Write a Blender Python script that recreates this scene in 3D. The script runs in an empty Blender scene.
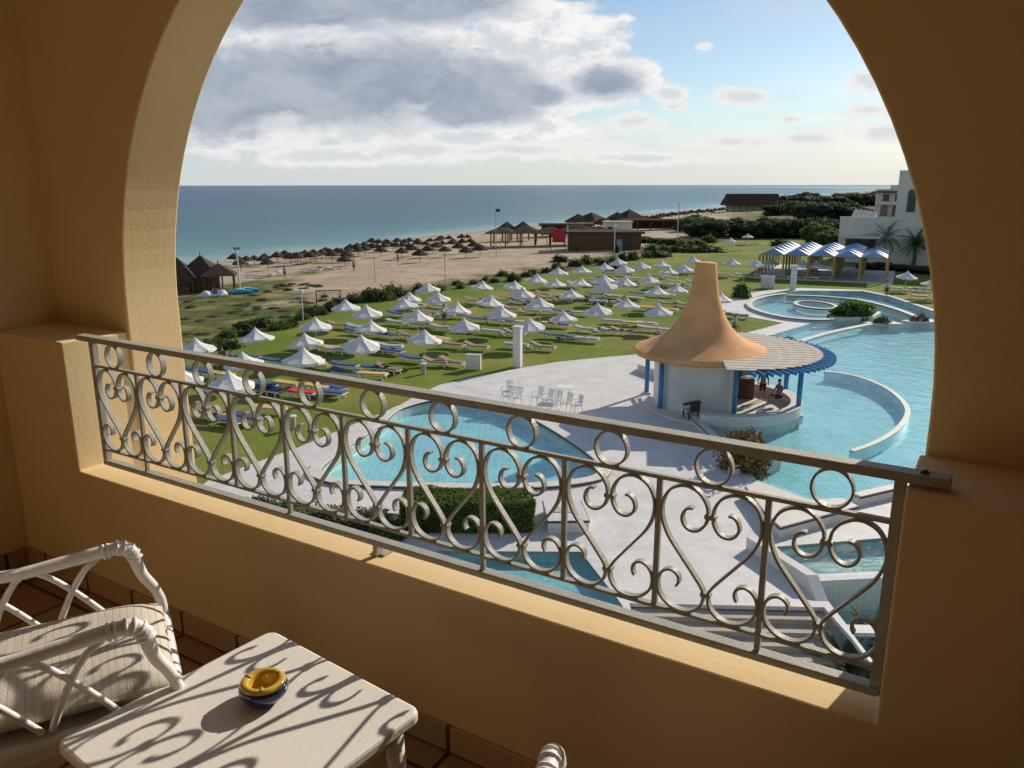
import bpy, math, random
from math import sin, cos, tan, atan, atan2, radians, pi, sqrt, hypot
from mathutils import Vector, Matrix, geometry, noise
random.seed(7)
R = random.random
U = random.uniform
COL = bpy.context.scene.collection

# ------------------------------------------------------------------ measures
EYE = 11.5            # camera above the garden
PITCH = radians(14.03)
FPX = 796.4
AX = radians(31.7)    # the hotel front is turned this much to the camera
SUN_AZ = radians(43.7)
SUN_EL = radians(26.3)
SEA_Z = -2.5

def lerp(a, b, t): return a + (b - a) * t
def ray(px, py):
    u = px - 512; v = py - 384
    return u, FPX * cos(PITCH) - v * sin(PITCH), v * cos(PITCH) + FPX * sin(PITCH)
def Q(px, py, z=0.0):
    u, F, d = ray(px, py); h = EYE - z
    return (h * u / d, h * F / d)
SHORE = [(-400, -60), (-68, 139), (-54, 152), (-43.7, 163), (-38.8, 178.7), (-35.8, 200.7), (-29.9, 215.8), (-18, 238), (-3.6, 265.7), (20.4, 312), (42, 355), (69, 412),
         (118, 500), (152, 574), (206, 654), (346, 983), (1031, 2362), (9000, 18000)]
HEDGE = [(-400, -240), (-60, 15), (-24, 47), (-22.9, 55.4), (-21.2, 61.1), (-18.3, 68.1), (-16.4, 77.5), (-13.3, 83.2), (-6, 91.6), (1, 101.7), (12.9, 117.2),
         (25.2, 146.8), (34.6, 156.6), (49.1, 174), (110, 260), (300, 640), (1031, 1900), (9000, 15000)]
def interp(L, x):
    if x <= L[0][0]: return L[0][1]
    for (a, b), (c, d) in zip(L, L[1:]):
        if x <= c: return b + (d - b) * (x - a) / (c - a)
    return L[-1][1]
def ground_z(x, y):
    hd = interp(HEDGE, x); sd = interp(SHORE, x)
    t = (y - hd) / max(sd - hd, 1)
    if t <= 0: return 0.0
    if t >= 1: return SEA_Z - min((y - sd) * .04, 6)
    return SEA_Z * (.35 * t + .65 * t * t * (3 - 2 * t)) + .12 * sin(pi * t) * noise.noise((x * .06, y * .06, 0))
def G(px, py):
    z = 0
    for _ in range(14):
        x, y = Q(px, py, z); z = lerp(z, ground_z(x, y), .7)
    return x, y, z

# ------------------------------------------------------------------ materials
def mat(name, col, rough=.6, var=0.0, scale=5.0, bump=0.0, bscale=30.0, spec=.5, metal=0.0, col2=None, coat=0, detail=4, coords='Object', sub=0):
    m = bpy.data.materials.new(name); m.use_nodes = True
    nt = m.node_tree; N = nt.nodes; L = nt.links
    b = N['Principled BSDF']
    b.inputs['Roughness'].default_value = rough; b.inputs['Metallic'].default_value = metal
    b.inputs['Specular IOR Level'].default_value = spec
    b.inputs['Base Color'].default_value = (*col, 1)
    if coat: b.inputs['Coat Weight'].default_value = coat
    tc = N.new('ShaderNodeTexCoord')
    if var or col2:
        n = N.new('ShaderNodeTexNoise'); n.inputs['Scale'].default_value = scale; n.inputs['Detail'].default_value = detail
        L.new(tc.outputs[coords], n.inputs['Vector'])
        r = N.new('ShaderNodeValToRGB'); r.color_ramp.elements[0].position = .33; r.color_ramp.elements[1].position = .67
        c2 = col2 or tuple(min(1, c * (1 + var)) for c in col)
        c1 = col if col2 else tuple(c * (1 - var) for c in col)
        r.color_ramp.elements[0].color = (*c1, 1); r.color_ramp.elements[1].color = (*c2, 1)
        L.new(n.outputs['Fac'], r.inputs['Fac']); L.new(r.outputs['Color'], b.inputs['Base Color'])
    if bump:
        n2 = N.new('ShaderNodeTexNoise'); n2.inputs['Scale'].default_value = bscale; n2.inputs['Detail'].default_value = 5
        L.new(tc.outputs[coords], n2.inputs['Vector'])
        bp = N.new('ShaderNodeBump'); bp.inputs['Strength'].default_value = bump; bp.inputs['Distance'].default_value = .02
        L.new(n2.outputs['Fac'], bp.inputs['Height']); L.new(bp.outputs['Normal'], b.inputs['Normal'])
    return m
def nodes(m): return m.node_tree.nodes, m.node_tree.links, m.node_tree.nodes['Principled BSDF']
def tile_mat(name, col, grout, w, h, rough=.5, mortar=.02, var=.06, bumpd=.003, offset=0.0, coords='Object', rot=(0, 0, 0)):
    m = mat(name, col, rough); N, L, b = nodes(m)
    tc = N.new('ShaderNodeTexCoord'); mp = N.new('ShaderNodeMapping'); mp.inputs['Rotation'].default_value = rot
    br = N.new('ShaderNodeTexBrick'); br.offset = offset; br.inputs['Scale'].default_value = 1
    br.inputs['Brick Width'].default_value = w; br.inputs['Row Height'].default_value = h
    br.inputs['Mortar Size'].default_value = mortar * min(w, h); br.inputs['Mortar Smooth'].default_value = .3
    br.inputs['Color1'].default_value = (*[c * (1 + var) for c in col], 1); br.inputs['Color2'].default_value = (*[c * (1 - var) for c in col], 1)
    br.inputs['Mortar'].default_value = (*grout, 1)
    L.new(tc.outputs[coords], mp.inputs['Vector']); L.new(mp.outputs[0], br.inputs['Vector'])
    n = N.new('ShaderNodeTexNoise'); n.inputs['Scale'].default_value = .7; n.inputs['Detail'].default_value = 6; L.new(tc.outputs[coords], n.inputs['Vector'])
    mr = N.new('ShaderNodeMapRange'); mr.inputs['From Min'].default_value = .3; mr.inputs['From Max'].default_value = .7; mr.inputs['To Min'].default_value = .86; mr.inputs['To Max'].default_value = 1.06
    L.new(n.outputs['Fac'], mr.inputs['Value'])
    mx = N.new('ShaderNodeMix'); mx.data_type = 'RGBA'; mx.blend_type = 'MULTIPLY'; mx.inputs['Factor'].default_value = 1
    L.new(br.outputs['Color'], mx.inputs[6]); L.new(mr.outputs[0], mx.inputs[7]); L.new(mx.outputs[2], b.inputs['Base Color'])
    bp = N.new('ShaderNodeBump'); bp.invert = True; bp.inputs['Strength'].default_value = .6; bp.inputs['Distance'].default_value = bumpd
    L.new(br.outputs['Fac'], bp.inputs['Height']); L.new(bp.outputs[0], b.inputs['Normal'])
    return m

M = {}
# ochre plaster of the balcony: mottled paint, trowel marks, faint stains
def plaster():
    m = mat('ochre_plaster', (.72,.50,.25),.85, spec=.2); N, L, b = nodes(m)
    tc = N.new('ShaderNodeTexCoord')
    n1 = N.new('ShaderNodeTexNoise'); n1.inputs['Scale'].default_value = 1.7; n1.inputs['Detail'].default_value = 8; n1.inputs['Roughness'].default_value = .65
    r = N.new('ShaderNodeValToRGB'); e = r.color_ramp.elements
    e[0].position = .3; e[0].color = (.76, .572, .30, 1); e[1].position = .7; e[1].color = (.84, .645, .375, 1)
    n3 = N.new('ShaderNodeTexNoise'); n3.inputs['Scale'].default_value = 9; n3.inputs['Detail'].default_value = 10; n3.inputs['Roughness'].default_value = .7
    r3 = N.new('ShaderNodeValToRGB'); r3.color_ramp.elements[0].position = .22; r3.color_ramp.elements[1].position = .36
    r3.color_ramp.elements[0].color = (.72, .68, .62, 1); r3.color_ramp.elements[1].color = (1, 1, 1, 1)
    mx = N.new('ShaderNodeMix'); mx.data_type = 'RGBA'; mx.blend_type = 'MULTIPLY'; mx.inputs['Factor'].default_value = .8
    n2 = N.new('ShaderNodeTexNoise'); n2.inputs['Scale'].default_value = 55; n2.inputs['Detail'].default_value = 6
    n4 = N.new('ShaderNodeTexNoise'); n4.inputs['Scale'].default_value = 6; n4.inputs['Detail'].default_value = 3
    for n in (n1, n2, n3, n4): L.new(tc.outputs['Object'], n.inputs['Vector'])
    L.new(n1.outputs['Fac'], r.inputs['Fac']); L.new(n3.outputs['Fac'], r3.inputs['Fac'])
    L.new(r.outputs[0], mx.inputs[6]); L.new(r3.outputs[0], mx.inputs[7]); L.new(mx.outputs[2], b.inputs['Base Color'])
    ad = N.new('ShaderNodeMath'); ad.operation = 'MULTIPLY_ADD'; ad.inputs[1].default_value = .9
    L.new(n4.outputs['Fac'], ad.inputs[0]); L.new(n2.outputs['Fac'], ad.inputs[2])
    bp = N.new('ShaderNodeBump'); bp.inputs['Strength'].default_value = .3; bp.inputs['Distance'].default_value = .003
    L.new(ad.outputs[0], bp.inputs['Height']); L.new(bp.outputs[0], b.inputs['Normal'])
    return m
M['plaster'] = plaster()
M['floor_tile'] = tile_mat('balcony_floor_tile', (.46, .30, .17), (.07, .045, .03), .30, .30, .35, .03, .12)
M['skirting'] = tile_mat('skirting_tile', (.56, .40, .22), (.12, .08, .05), .30, .30, .4, .03, .08, rot=(pi / 2, 0, 0))
M['iron'] = mat('painted_iron', (.40, .395, .345), .55, .08, 14, .12, 120, spec=.35)
M['plastic'] = mat('white_garden_plastic', (.82, .79, .71), .33, .025, 6, .05, 90)
M['cane'] = mat('white_cane_plastic', (.80, .78, .75), .36, .02, 8, .12, 60)
M['glaze_blue'] = mat('blue_glaze', (.012, .018, .07), .09, .2, 12, coat=.5)
M['glaze_yellow'] = mat('yellow_glaze', (.62, .40, .04), .12, .12, 20, coat=.5)
M['canvas'] = mat('white_canvas', (.74, .71, .66), .85, .05, 2.5, .3, 8, spec=.1)
M['pole_white'] = mat('white_pole', (.7, .68, .64), .4, .03, 5)
M['thatch'] = mat('thatch', (.05, .036, .026), .95, .35, 5, 1, 30, spec=.05, col2=(.12, .085, .06))
M['wood_dark'] = mat('dark_wood', (.11, .06, .035), .8, .3, 6, .5, 20)
M['wood_warm'] = mat('warm_wood', (.16, .07, .035), .75, .25, 4, .5, 20)
M['wood_grey'] = mat('weathered_board', (.50, .43, .35), .8, .18, 3, .4, 25)
M['blue_paint'] = mat('blue_paint', (.05, .22, .44), .45, .15, 4, .1, 30)
M['navy'] = mat('navy_trim', (.02, .03, .07), .3, .2, 5)
M['ochre_post'] = mat('ochre_post', (.42, .28, .09), .7, .12, 4)
M['cone'] = mat('orange_render', (.72, .36, .15), .85, .13, .9, .5, 9, spec=.2)
M['white_wall'] = mat('white_render', (.70, .66, .60), .85, .07, .6, .2, 12, spec=.2)
M['hotel_wall'] = mat('cream_hotel_render', (.68, .64, .56), .9, .06, .3, .2, 6, spec=.15)
M['dark_glass'] = mat('dark_opening', (.04, .045, .05), .15, .2, 2)
M['white_tile'] = tile_mat('white_wall_tile', (.70, .68, .62), (.56, .54, .50), .20, .20, .35, .05, .03, rot=(pi / 2, 0, 0))
M['deck'] = tile_mat('pale_deck_tile', (.67, .64, .60), (.57, .54, .505), .30, .30, .6, .03, .05)
M['coping'] = mat('pool_coping', (.66, .61, .53), .6, .07, 2.2, .1, 30)
M['step'] = mat('worn_step_stone', (.44, .37, .29), .8, .15, 1.8, .3, 20)
M['pool_tile'] = tile_mat('pool_mosaic', (.40, .74, .75), (.62, .84, .84), .3, .3, .3, .10, .09)
M['pool_tile_deep'] = tile_mat('pool_mosaic_deep', (.34, .58, .56), (.46, .68, .66), .25, .25, .3, .05, .06)
M['mat_blue'] = mat('blue_mattress', (.035, .09, .22), .8, .15, 5)
M['mat_yellow'] = mat('yellow_mattress', (.62, .42, .12), .8, .1, 5)
M['mat_grey'] = mat('pale_grey_mattress', (.36, .37, .40), .8, .1, 5)
M['mat_tan'] = mat('tan_mattress', (.27, .18, .11), .8, .1, 5)
M['red'] = mat('red_cloth', (.55, .03, .03), .8, .1, 4)
M['skin'] = mat('skin', (.38, .2, .12), .6, .05, 9)
M['cloth_white'] = mat('white_cloth', (.7, .7, .7), .8, .05, 8)
M['cloth_dark'] = mat('dark_cloth', (.03, .035, .06), .8, .1, 8)
M['cloth_blue'] = mat('blue_cloth', (.05, .12, .3), .8, .1, 8)
M['hair'] = mat('dark_hair', (.02, .013, .01), .7, .1, 30)
M['trunk'] = mat('bark', (.12, .09, .06), .9, .3, 8, .8, 18)
M['kayak'] = mat('turquoise_hull', (.03, .35, .48), .25, .1, 3)
M['stone'] = mat('stone_post', (.45, .40, .31), .85, .12, 6, .4, 25)
M['stripe_white'] = mat('white_awning', (.78, .78, .78), .7, .03, 3)
M['rust_leaf'] = mat('russet_foliage', (.34, .17, .08), .8, .45, 2.5, col2=(.16, .12, .05), spec=.15)
M['black_plastic'] = mat('black_plastic', (.03, .03, .032), .4, .1, 6)

def leaf_mat(name, c1, c2, scale=.9):
    m = mat(name, c1, .7, spec=.2, col2=c2, scale=scale, detail=5); N, L, b = nodes(m)
    g = N.new('ShaderNodeNewGeometry')
    try: b.inputs['Transmission Weight'].default_value = 0
    except Exception: pass
    mxs = N.new('ShaderNodeMixShader'); mxs.inputs[0].default_value = .22
    t = N.new('ShaderNodeBsdfTranslucent'); t.inputs['Color'].default_value = (c2[0] * 1.6, c2[1] * 1.7, c2[2] * 1.0, 1)
    out = N['Material Output']; L.new(b.outputs[0], mxs.inputs[1]); L.new(t.outputs[0], mxs.inputs[2]); L.new(mxs.outputs[0], out.inputs['Surface'])
    return m
M['leaf'] = leaf_mat('hedge_leaf', (.05, .09, .018), (.13, .19, .04))
M['leaf_dark'] = leaf_mat('pine_leaf', (.022, .038, .014), (.05, .075, .022), .25)
M['leaf_scrub'] = leaf_mat('scrub_leaf', (.05, .075, .02), (.11, .13, .04), .5)
M['leaf_grey'] = leaf_mat('grey_leaf', (.10, .11, .07), (.18, .18, .12), 1.2)
M['leaf_core'] = mat('foliage_core', (.03, .035, .015), .9, .3, 3)  # dark filler colour for the solid cores inside foliage, also on the bed
M['palm_leaf'] = leaf_mat('palm_leaf', (.05, .09, .03), (.10, .15, .05), 1.5)

# lawn
def lawn_mat():
    m = mat('lawn_grass', (.1, .15, .03), .9, spec=.1); N, L, b = nodes(m)
    tc = N.new('ShaderNodeTexCoord')
    def no(s, d=5, ro=.6):
        n = N.new('ShaderNodeTexNoise'); n.inputs['Scale'].default_value = s; n.inputs['Detail'].default_value = d; n.inputs['Roughness'].default_value = ro
        L.new(tc.outputs['Object'], n.inputs['Vector']); return n
    a = no(.09, 6); c = no(2.2, 8, .75); d = no(14, 4)
    r = N.new('ShaderNodeValToRGB'); e = r.color_ramp.elements
    e[0].position = .35; e[0].color = (.10, .175, .016, 1); e[1].position = .64; e[1].color = (.32, .265, .075, 1)
    k = e.new(.5); k.color = (.175, .22, .03, 1)
    ad = N.new('ShaderNodeMath'); ad.operation = 'MULTIPLY_ADD'; ad.inputs[1].default_value = .35; L.new(c.outputs[0], ad.inputs[0])
    s = N.new('ShaderNodeMath'); s.operation = 'MULTIPLY_ADD'; s.inputs[1].default_value = .8; s.inputs[2].default_value = -.07; L.new(a.outputs[0], s.inputs[0]); L.new(s.outputs[0], ad.inputs[2])
    L.new(ad.outputs[0], r.inputs[0])
    r2 = N.new('ShaderNodeMapRange'); r2.inputs['To Min'].default_value = .62; r2.inputs['To Max'].default_value = 1.35; L.new(d.outputs[0], r2.inputs['Value'])
    mx = N.new('ShaderNodeMix'); mx.data_type = 'RGBA'; mx.blend_type = 'MULTIPLY'; mx.inputs['Factor'].default_value = 1
    L.new(r.outputs[0], mx.inputs[6]); L.new(r2.outputs[0], mx.inputs[7]); L.new(mx.outputs[2], b.inputs['Base Color'])
    bp = N.new('ShaderNodeBump'); bp.inputs['Strength'].default_value = 1; bp.inputs['Distance'].default_value = .06
    L.new(d.outputs[0], bp.inputs['Height']); L.new(bp.outputs[0], b.inputs['Normal'])
    return m
M['lawn'] = lawn_mat()
# beach / scrub terrain: sand, with dry grass and scrub growing in near the garden (mask attribute = where the plants grow)
def terrain_mat():
    m = mat('sand_and_scrub', (.5, .4, .25), .95, spec=.1); N, L, b = nodes(m)
    tc = N.new('ShaderNodeTexCoord')
    def no(s, d=6, ro=.6, mp=None):
        n = N.new('ShaderNodeTexNoise'); n.inputs['Scale'].default_value = s; n.inputs['Detail'].default_value = d; n.inputs['Roughness'].default_value = ro
        L.new(mp or tc.outputs['Object'], n.inputs['Vector']); return n
    sand = N.new('ShaderNodeValToRGB'); e = sand.color_ramp.elements
    e[0].position = .3; e[0].color = (.37, .285, .185, 1); e[1].position = .7; e[1].color = (.60, .47, .325, 1)
    n1 = no(.12, 9, .72); L.new(n1.outputs[0], sand.inputs[0])
    gr = N.new('ShaderNodeValToRGB'); e = gr.color_ramp.elements
    e[0].position = .36; e[0].color = (.055, .085, .018, 1); e[1].position = .68; e[1].color = (.33, .26, .13, 1)
    k = e.new(.52); k.color = (.14, .145, .04, 1)
    n2 = no(.22, 9, .7); L.new(n2.outputs[0], gr.inputs[0])
    at = N.new('ShaderNodeAttribute'); at.attribute_name = 'plants'
    n3 = no(.15, 7, .65)
    ad = N.new('ShaderNodeMath'); ad.operation = 'MULTIPLY_ADD'; ad.inputs[1].default_value = 1.3; L.new(n3.outputs[0], ad.inputs[0]); L.new(at.outputs['Fac'], ad.inputs[2])
    mr = N.new('ShaderNodeMapRange'); mr.inputs['From Min'].default_value = .98; mr.inputs['From Max'].default_value = 1.25; L.new(ad.outputs[0], mr.inputs['Value'])
    mx = N.new('ShaderNodeMix'); mx.data_type = 'RGBA'; L.new(mr.outputs[0], mx.inputs['Factor']); L.new(sand.outputs[0], mx.inputs[6]); L.new(gr.outputs[0], mx.inputs[7])
    # wet sand darkens along the water
    at2 = N.new('ShaderNodeAttribute'); at2.attribute_name = 'wet'
    mw = N.new('ShaderNodeMix'); mw.data_type = 'RGBA'; L.new(at2.outputs['Fac'], mw.inputs['Factor']); L.new(mx.outputs[2], mw.inputs[6]); mw.inputs[7].default_value = (.25, .2, .14, 1)
    L.new(mw.outputs[2], b.inputs['Base Color'])
    n4 = no(1.6, 8, .8); n5 = no(.35, 3)
    a2 = N.new('ShaderNodeMath'); a2.operation = 'MULTIPLY_ADD'; a2.inputs[1].default_value = .5; L.new(n4.outputs[0], a2.inputs[0]); L.new(n5.outputs[0], a2.inputs[2])
    bp = N.new('ShaderNodeBump'); bp.inputs['Strength'].default_value = 1; bp.inputs['Distance'].default_value = .35
    L.new(a2.outputs[0], bp.inputs['Height']); L.new(bp.outputs[0], b.inputs['Normal'])
    return m
M['terrain'] = terrain_mat()
def sea_mat():
    m = mat('sea_water', (.02, .1, .13), .28, spec=.45); N, L, b = nodes(m)
    tc = N.new('ShaderNodeTexCoord')
    mp = N.new('ShaderNodeMapping'); mp.inputs['Rotation'].default_value = (0, 0, radians(-25)); mp.inputs['Scale'].default_value = (.0022, .010, 1)
    L.new(tc.outputs['Object'], mp.inputs['Vector'])
    n = N.new('ShaderNodeTexNoise'); n.inputs['Scale'].default_value = 1; n.inputs['Detail'].default_value = 6; n.inputs['Roughness'].default_value = .6; L.new(mp.outputs[0], n.inputs['Vector'])
    at = N.new('ShaderNodeAttribute'); at.attribute_name = 'shallow'
    r = N.new('ShaderNodeValToRGB'); e = r.color_ramp.elements
    e[0].position = 0; e[0].color = (.010, .060, .115, 1); e[1].position = 1; e[1].color = (.30, .42, .38, 1)
    k = e.new(.35); k.color = (.020, .125, .145, 1); k = e.new(.75); k.color = (.07, .25, .24, 1)
    ad = N.new('ShaderNodeMath'); ad.operation = 'MULTIPLY_ADD'; ad.inputs[1].default_value = 1.25; L.new(n.outputs[0], ad.inputs[0]); L.new(at.outputs['Fac'], ad.inputs[2])
    sb = N.new('ShaderNodeMath'); sb.operation = 'SUBTRACT'; sb.inputs[1].default_value = .57; L.new(ad.outputs[0], sb.inputs[0]); L.new(sb.outputs[0], r.inputs[0])
    L.new(r.outputs[0], b.inputs['Base Color'])
    mp2 = N.new('ShaderNodeMapping'); mp2.inputs['Rotation'].default_value = (0, 0, radians(-25)); mp2.inputs['Scale'].default_value = (.10, .45, 1); L.new(tc.outputs['Object'], mp2.inputs['Vector'])
    n2 = N.new('ShaderNodeTexNoise'); n2.inputs['Scale'].default_value = 1; n2.inputs['Detail'].default_value = 8; n2.inputs['Roughness'].default_value = .7; L.new(mp2.outputs[0], n2.inputs['Vector'])
    bp = N.new('ShaderNodeBump'); bp.inputs['Strength'].default_value = 1; bp.inputs['Distance'].default_value = 1.1
    L.new(n2.outputs[0], bp.inputs['Height']); L.new(bp.outputs[0], b.inputs['Normal'])
    return m
M['sea'] = sea_mat()
def pool_water(name, tint, bs, dist):
    m = bpy.data.materials.new(name); m.use_nodes = True; N = m.node_tree.nodes; L = m.node_tree.links
    N.remove(N['Principled BSDF']); out = N['Material Output']
    tr = N.new('ShaderNodeBsdfTransparent'); tr.inputs[0].default_value = (*tint, 1)
    gl = N.new('ShaderNodeBsdfGlossy'); gl.inputs['Roughness'].default_value = .1
    fr = N.new('ShaderNodeFresnel'); ge = N.new('ShaderNodeNewGeometry'); io = N.new('ShaderNodeMath'); io.operation = 'MULTIPLY_ADD'; io.inputs[1].default_value = 1 / 1.33 - 1.33; io.inputs[2].default_value = 1.33; L.new(ge.outputs['Backfacing'], io.inputs[0]); L.new(io.outputs[0], fr.inputs[0])
    mx = N.new('ShaderNodeMixShader')
    tc = N.new('ShaderNodeTexCoord'); n = N.new('ShaderNodeTexNoise'); n.inputs['Scale'].default_value = bs; n.inputs['Detail'].default_value = 5; n.inputs['Distortion'].default_value = .6
    L.new(tc.outputs['Object'], n.inputs['Vector'])
    bp = N.new('ShaderNodeBump'); bp.inputs['Strength'].default_value = 1; bp.inputs['Distance'].default_value = dist; L.new(n.outputs[0], bp.inputs['Height'])
    L.new(bp.outputs[0], gl.inputs['Normal']); L.new(bp.outputs[0], fr.inputs['Normal'])
    L.new(fr.outputs[0], mx.inputs[0]); L.new(tr.outputs[0], mx.inputs[1]); L.new(gl.outputs[0], mx.inputs[2]); L.new(mx.outputs[0], out.inputs['Surface'])
    return m
M['water'] = pool_water('pool_water', (.78, .94, .955), 1.4, .08)
M['water_ripple'] = pool_water('rippling_pool_water', (.88, .97, .97), 4, .24)
def cushion_mat():
    m = mat('striped_cushion', (.5, .45, .36), .9, spec=.1); N, L, b = nodes(m)
    tc = N.new('ShaderNodeTexCoord'); br = N.new('ShaderNodeTexBrick'); br.offset = 0
    br.inputs['Scale'].default_value = 1; br.inputs['Brick Width'].default_value = 2.0; br.inputs['Row Height'].default_value = .017
    br.inputs['Mortar Size'].default_value = .0012; br.inputs['Color1'].default_value = (.60, .56, .47, 1); br.inputs['Color2'].default_value = (.56, .51, .43, 1); br.inputs['Mortar'].default_value = (.44, .39, .31, 1)
    L.new(tc.outputs['Object'], br.inputs['Vector']); L.new(br.outputs[0], b.inputs['Base Color'])
    n = N.new('ShaderNodeTexNoise'); n.inputs['Scale'].default_value = 300; L.new(tc.outputs['Object'], n.inputs['Vector'])
    bp = N.new('ShaderNodeBump'); bp.inputs['Strength'].default_value = .5; bp.inputs['Distance'].default_value = .003; L.new(n.outputs[0], bp.inputs['Height']); L.new(bp.outputs[0], b.inputs['Normal'])
    return m
M['cushion'] = cushion_mat()

# ------------------------------------------------------------------ mesh builder
class MB:
    def __init__(s): s.v = []; s.f = []
    def add(s, vs, fs):
        o = len(s.v); s.v += [tuple(v) for v in vs]; s.f += [tuple(i + o for i in f) for f in fs]; return s
    def box(s, c, d, rz=0, rx=0, ry=0):
        mt = Matrix.Translation(c) @ Matrix.Rotation(rz, 4, 'Z') @ Matrix.Rotation(ry, 4, 'Y') @ Matrix.Rotation(rx, 4, 'X')
        vs = [mt @ Vector((x * d[0] / 2, y * d[1] / 2, z * d[2] / 2)) for z in (-1, 1) for y in (-1, 1) for x in (-1, 1)]
        return s.add(vs, [(0, 2, 3, 1), (4, 5, 7, 6), (0, 1, 5, 4), (2, 6, 7, 3), (0, 4, 6, 2), (1, 3, 7, 5)])
    def tube(s, pts, r, n=8, closed=False, caps=True):
        pts = [Vector(p) for p in pts]; k = len(pts); rs = r if isinstance(r, (list, tuple)) else [r] * k
        vs = []; up = None
        for i, p in enumerate(pts):
            a = pts[i - 1] if (i or closed) else p; b = pts[(i + 1) % k] if (i < k - 1 or closed) else p
            t = (b - a).normalized()
            if up is None: up = Vector((0, 0, 1)) if abs(t.z) < .9 else Vector((1, 0, 0))
            x = t.cross(up)
            if x.length < 1e-4: x = t.cross(Vector((0, 1, 0)))
            x.normalize(); y = x.cross(t).normalized(); up = y
            for j in range(n):
                q = 2 * pi * j / n; vs.append(p + x * cos(q) * rs[i] + y * sin(q) * rs[i])
        fs = []
        for i in range(k if closed else k - 1):
            for j in range(n):
                a = i * n + j; b = i * n + (j + 1) % n; c = ((i + 1) % k) * n + (j + 1) % n; d = ((i + 1) % k) * n + j
                fs.append((a, b, c, d))
        if not closed and caps: fs += [tuple(range(n))[::-1], tuple((k - 1) * n + j for j in range(n))]
        return s.add(vs, fs)
    def strap(s, pts, t, y0, y1, closed=False):      # flat bar bent in the x-z plane
        k = len(pts); vs = []
        for i in range(k):
            a = pts[i - 1] if (i or closed) else pts[i]; b = pts[(i + 1) % k] if (i < k - 1 or closed) else pts[i]
            dx, dz = b[0] - a[0], b[1] - a[1]; l = hypot(dx, dz) or 1; nx, nz = -dz / l * t / 2, dx / l * t / 2
            x, z = pts[i]
            vs += [(x + nx, y0, z + nz), (x - nx, y0, z - nz), (x - nx, y1, z - nz), (x + nx, y1, z + nz)]
        fs = []
        for i in range(k if closed else k - 1):
            o = i * 4; q = ((i + 1) % k) * 4
            for j in range(4): fs.append((o + j, o + (j + 1) % 4, q + (j + 1) % 4, q + j))
        if not closed: fs += [(3, 2, 1, 0), tuple((k - 1) * 4 + j for j in range(4))]
        return s.add(vs, fs)
    def lathe(s, prof, n=24, c=(0, 0, 0), a0=0, a1=2 * pi, wob=0):
        full = abs(a1 - a0 - 2 * pi) < 1e-6; m = n if full else n + 1; vs = []
        for r, z in prof:
            for j in range(m):
                a = a0 + (a1 - a0) * j / n; w = 1 + (wob * sin(a * 8) if wob else 0)
                vs.append((c[0] + r * w * cos(a), c[1] + r * w * sin(a), c[2] + z))
        fs = []
        for i in range(len(prof) - 1):
            for j in range(n):
                fs.append((i * m + j, i * m + (j + 1) % m, (i + 1) * m + (j + 1) % m, (i + 1) * m + j))
        return s.add(vs, fs)
    def prism(s, poly, z0, z1):
        n = len(poly)
        ar = sum(poly[i][0] * poly[(i + 1) % n][1] - poly[(i + 1) % n][0] * poly[i][1] for i in range(n))
        if ar < 0: poly = poly[::-1]
        vs = [(x, y, z0) for x, y in poly] + [(x, y, z1) for x, y in poly]
        fs = [tuple(range(n))[::-1], tuple(range(n, 2 * n))] + [(i, (i + 1) % n, (i + 1) % n + n, i + n) for i in range(n)]
        return s.add(vs, fs)
    def curb(s, pts, w, z0, z1, closed=False):       # low wall following a plan line
        k = len(pts); vs = []
        for i in range(k):
            a = pts[i - 1] if (i or closed) else pts[i]; b = pts[(i + 1) % k] if (i < k - 1 or closed) else pts[i]
            dx, dy = b[0] - a[0], b[1] - a[1]; l = hypot(dx, dy) or 1; nx, ny = -dy / l * w / 2, dx / l * w / 2
            x, y = pts[i]
            vs += [(x + nx, y + ny, z0), (x - nx, y - ny, z0), (x - nx, y - ny, z1), (x + nx, y + ny, z1)]
        fs = []
        for i in range(k if closed else k - 1):
            o = i * 4; q = ((i + 1) % k) * 4
            for j in range(4): fs.append((o + j, q + j, q + (j + 1) % 4, o + (j + 1) % 4))
        if not closed: fs += [(0, 1, 2, 3), tuple((k - 1) * 4 + j for j in (3, 2, 1, 0))]
        return s.add(vs, fs)
    def leaves(s, c, rad, n, size, seed=0, flat=0.0, hollow=.55, up=0.0):
        rr = random.Random(seed)
        for _ in range(n):
            while True:
                p = Vector((rr.uniform(-1, 1), rr.uniform(-1, 1), rr.uniform(-1 if not flat else -.3, 1)))
                l = p.length
                if .05 < l < 1: break
            q = p.normalized(); k = hollow + (1 - hollow) * rr.random() ** .6
            k *= .80 + .38 * noise.noise(q * 2.3 + Vector((seed * 3.1, seed, 0)))+ .14 * noise.noise(q * 6 + Vector((seed, 0, 7)))
            p = Vector((c[0] + q.x * k * rad[0], c[1] + q.y * k * rad[1], c[2] + q.z * k * rad[2]))
            sz = size * rr.uniform(.6, 1.4)
            a = Vector((rr.uniform(-1, 1), rr.uniform(-1, 1), rr.uniform(-.7, 1) + up)).normalized(); b = a.cross(Vector((rr.uniform(-1, 1), rr.uniform(-1, 1), rr.uniform(-1, 1)))).normalized()
            s.add([p - a * sz * .5, p + b * sz * .32, p + a * sz * .6, p - b * sz * .32], [(0, 1, 2, 3)])
        return s
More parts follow.
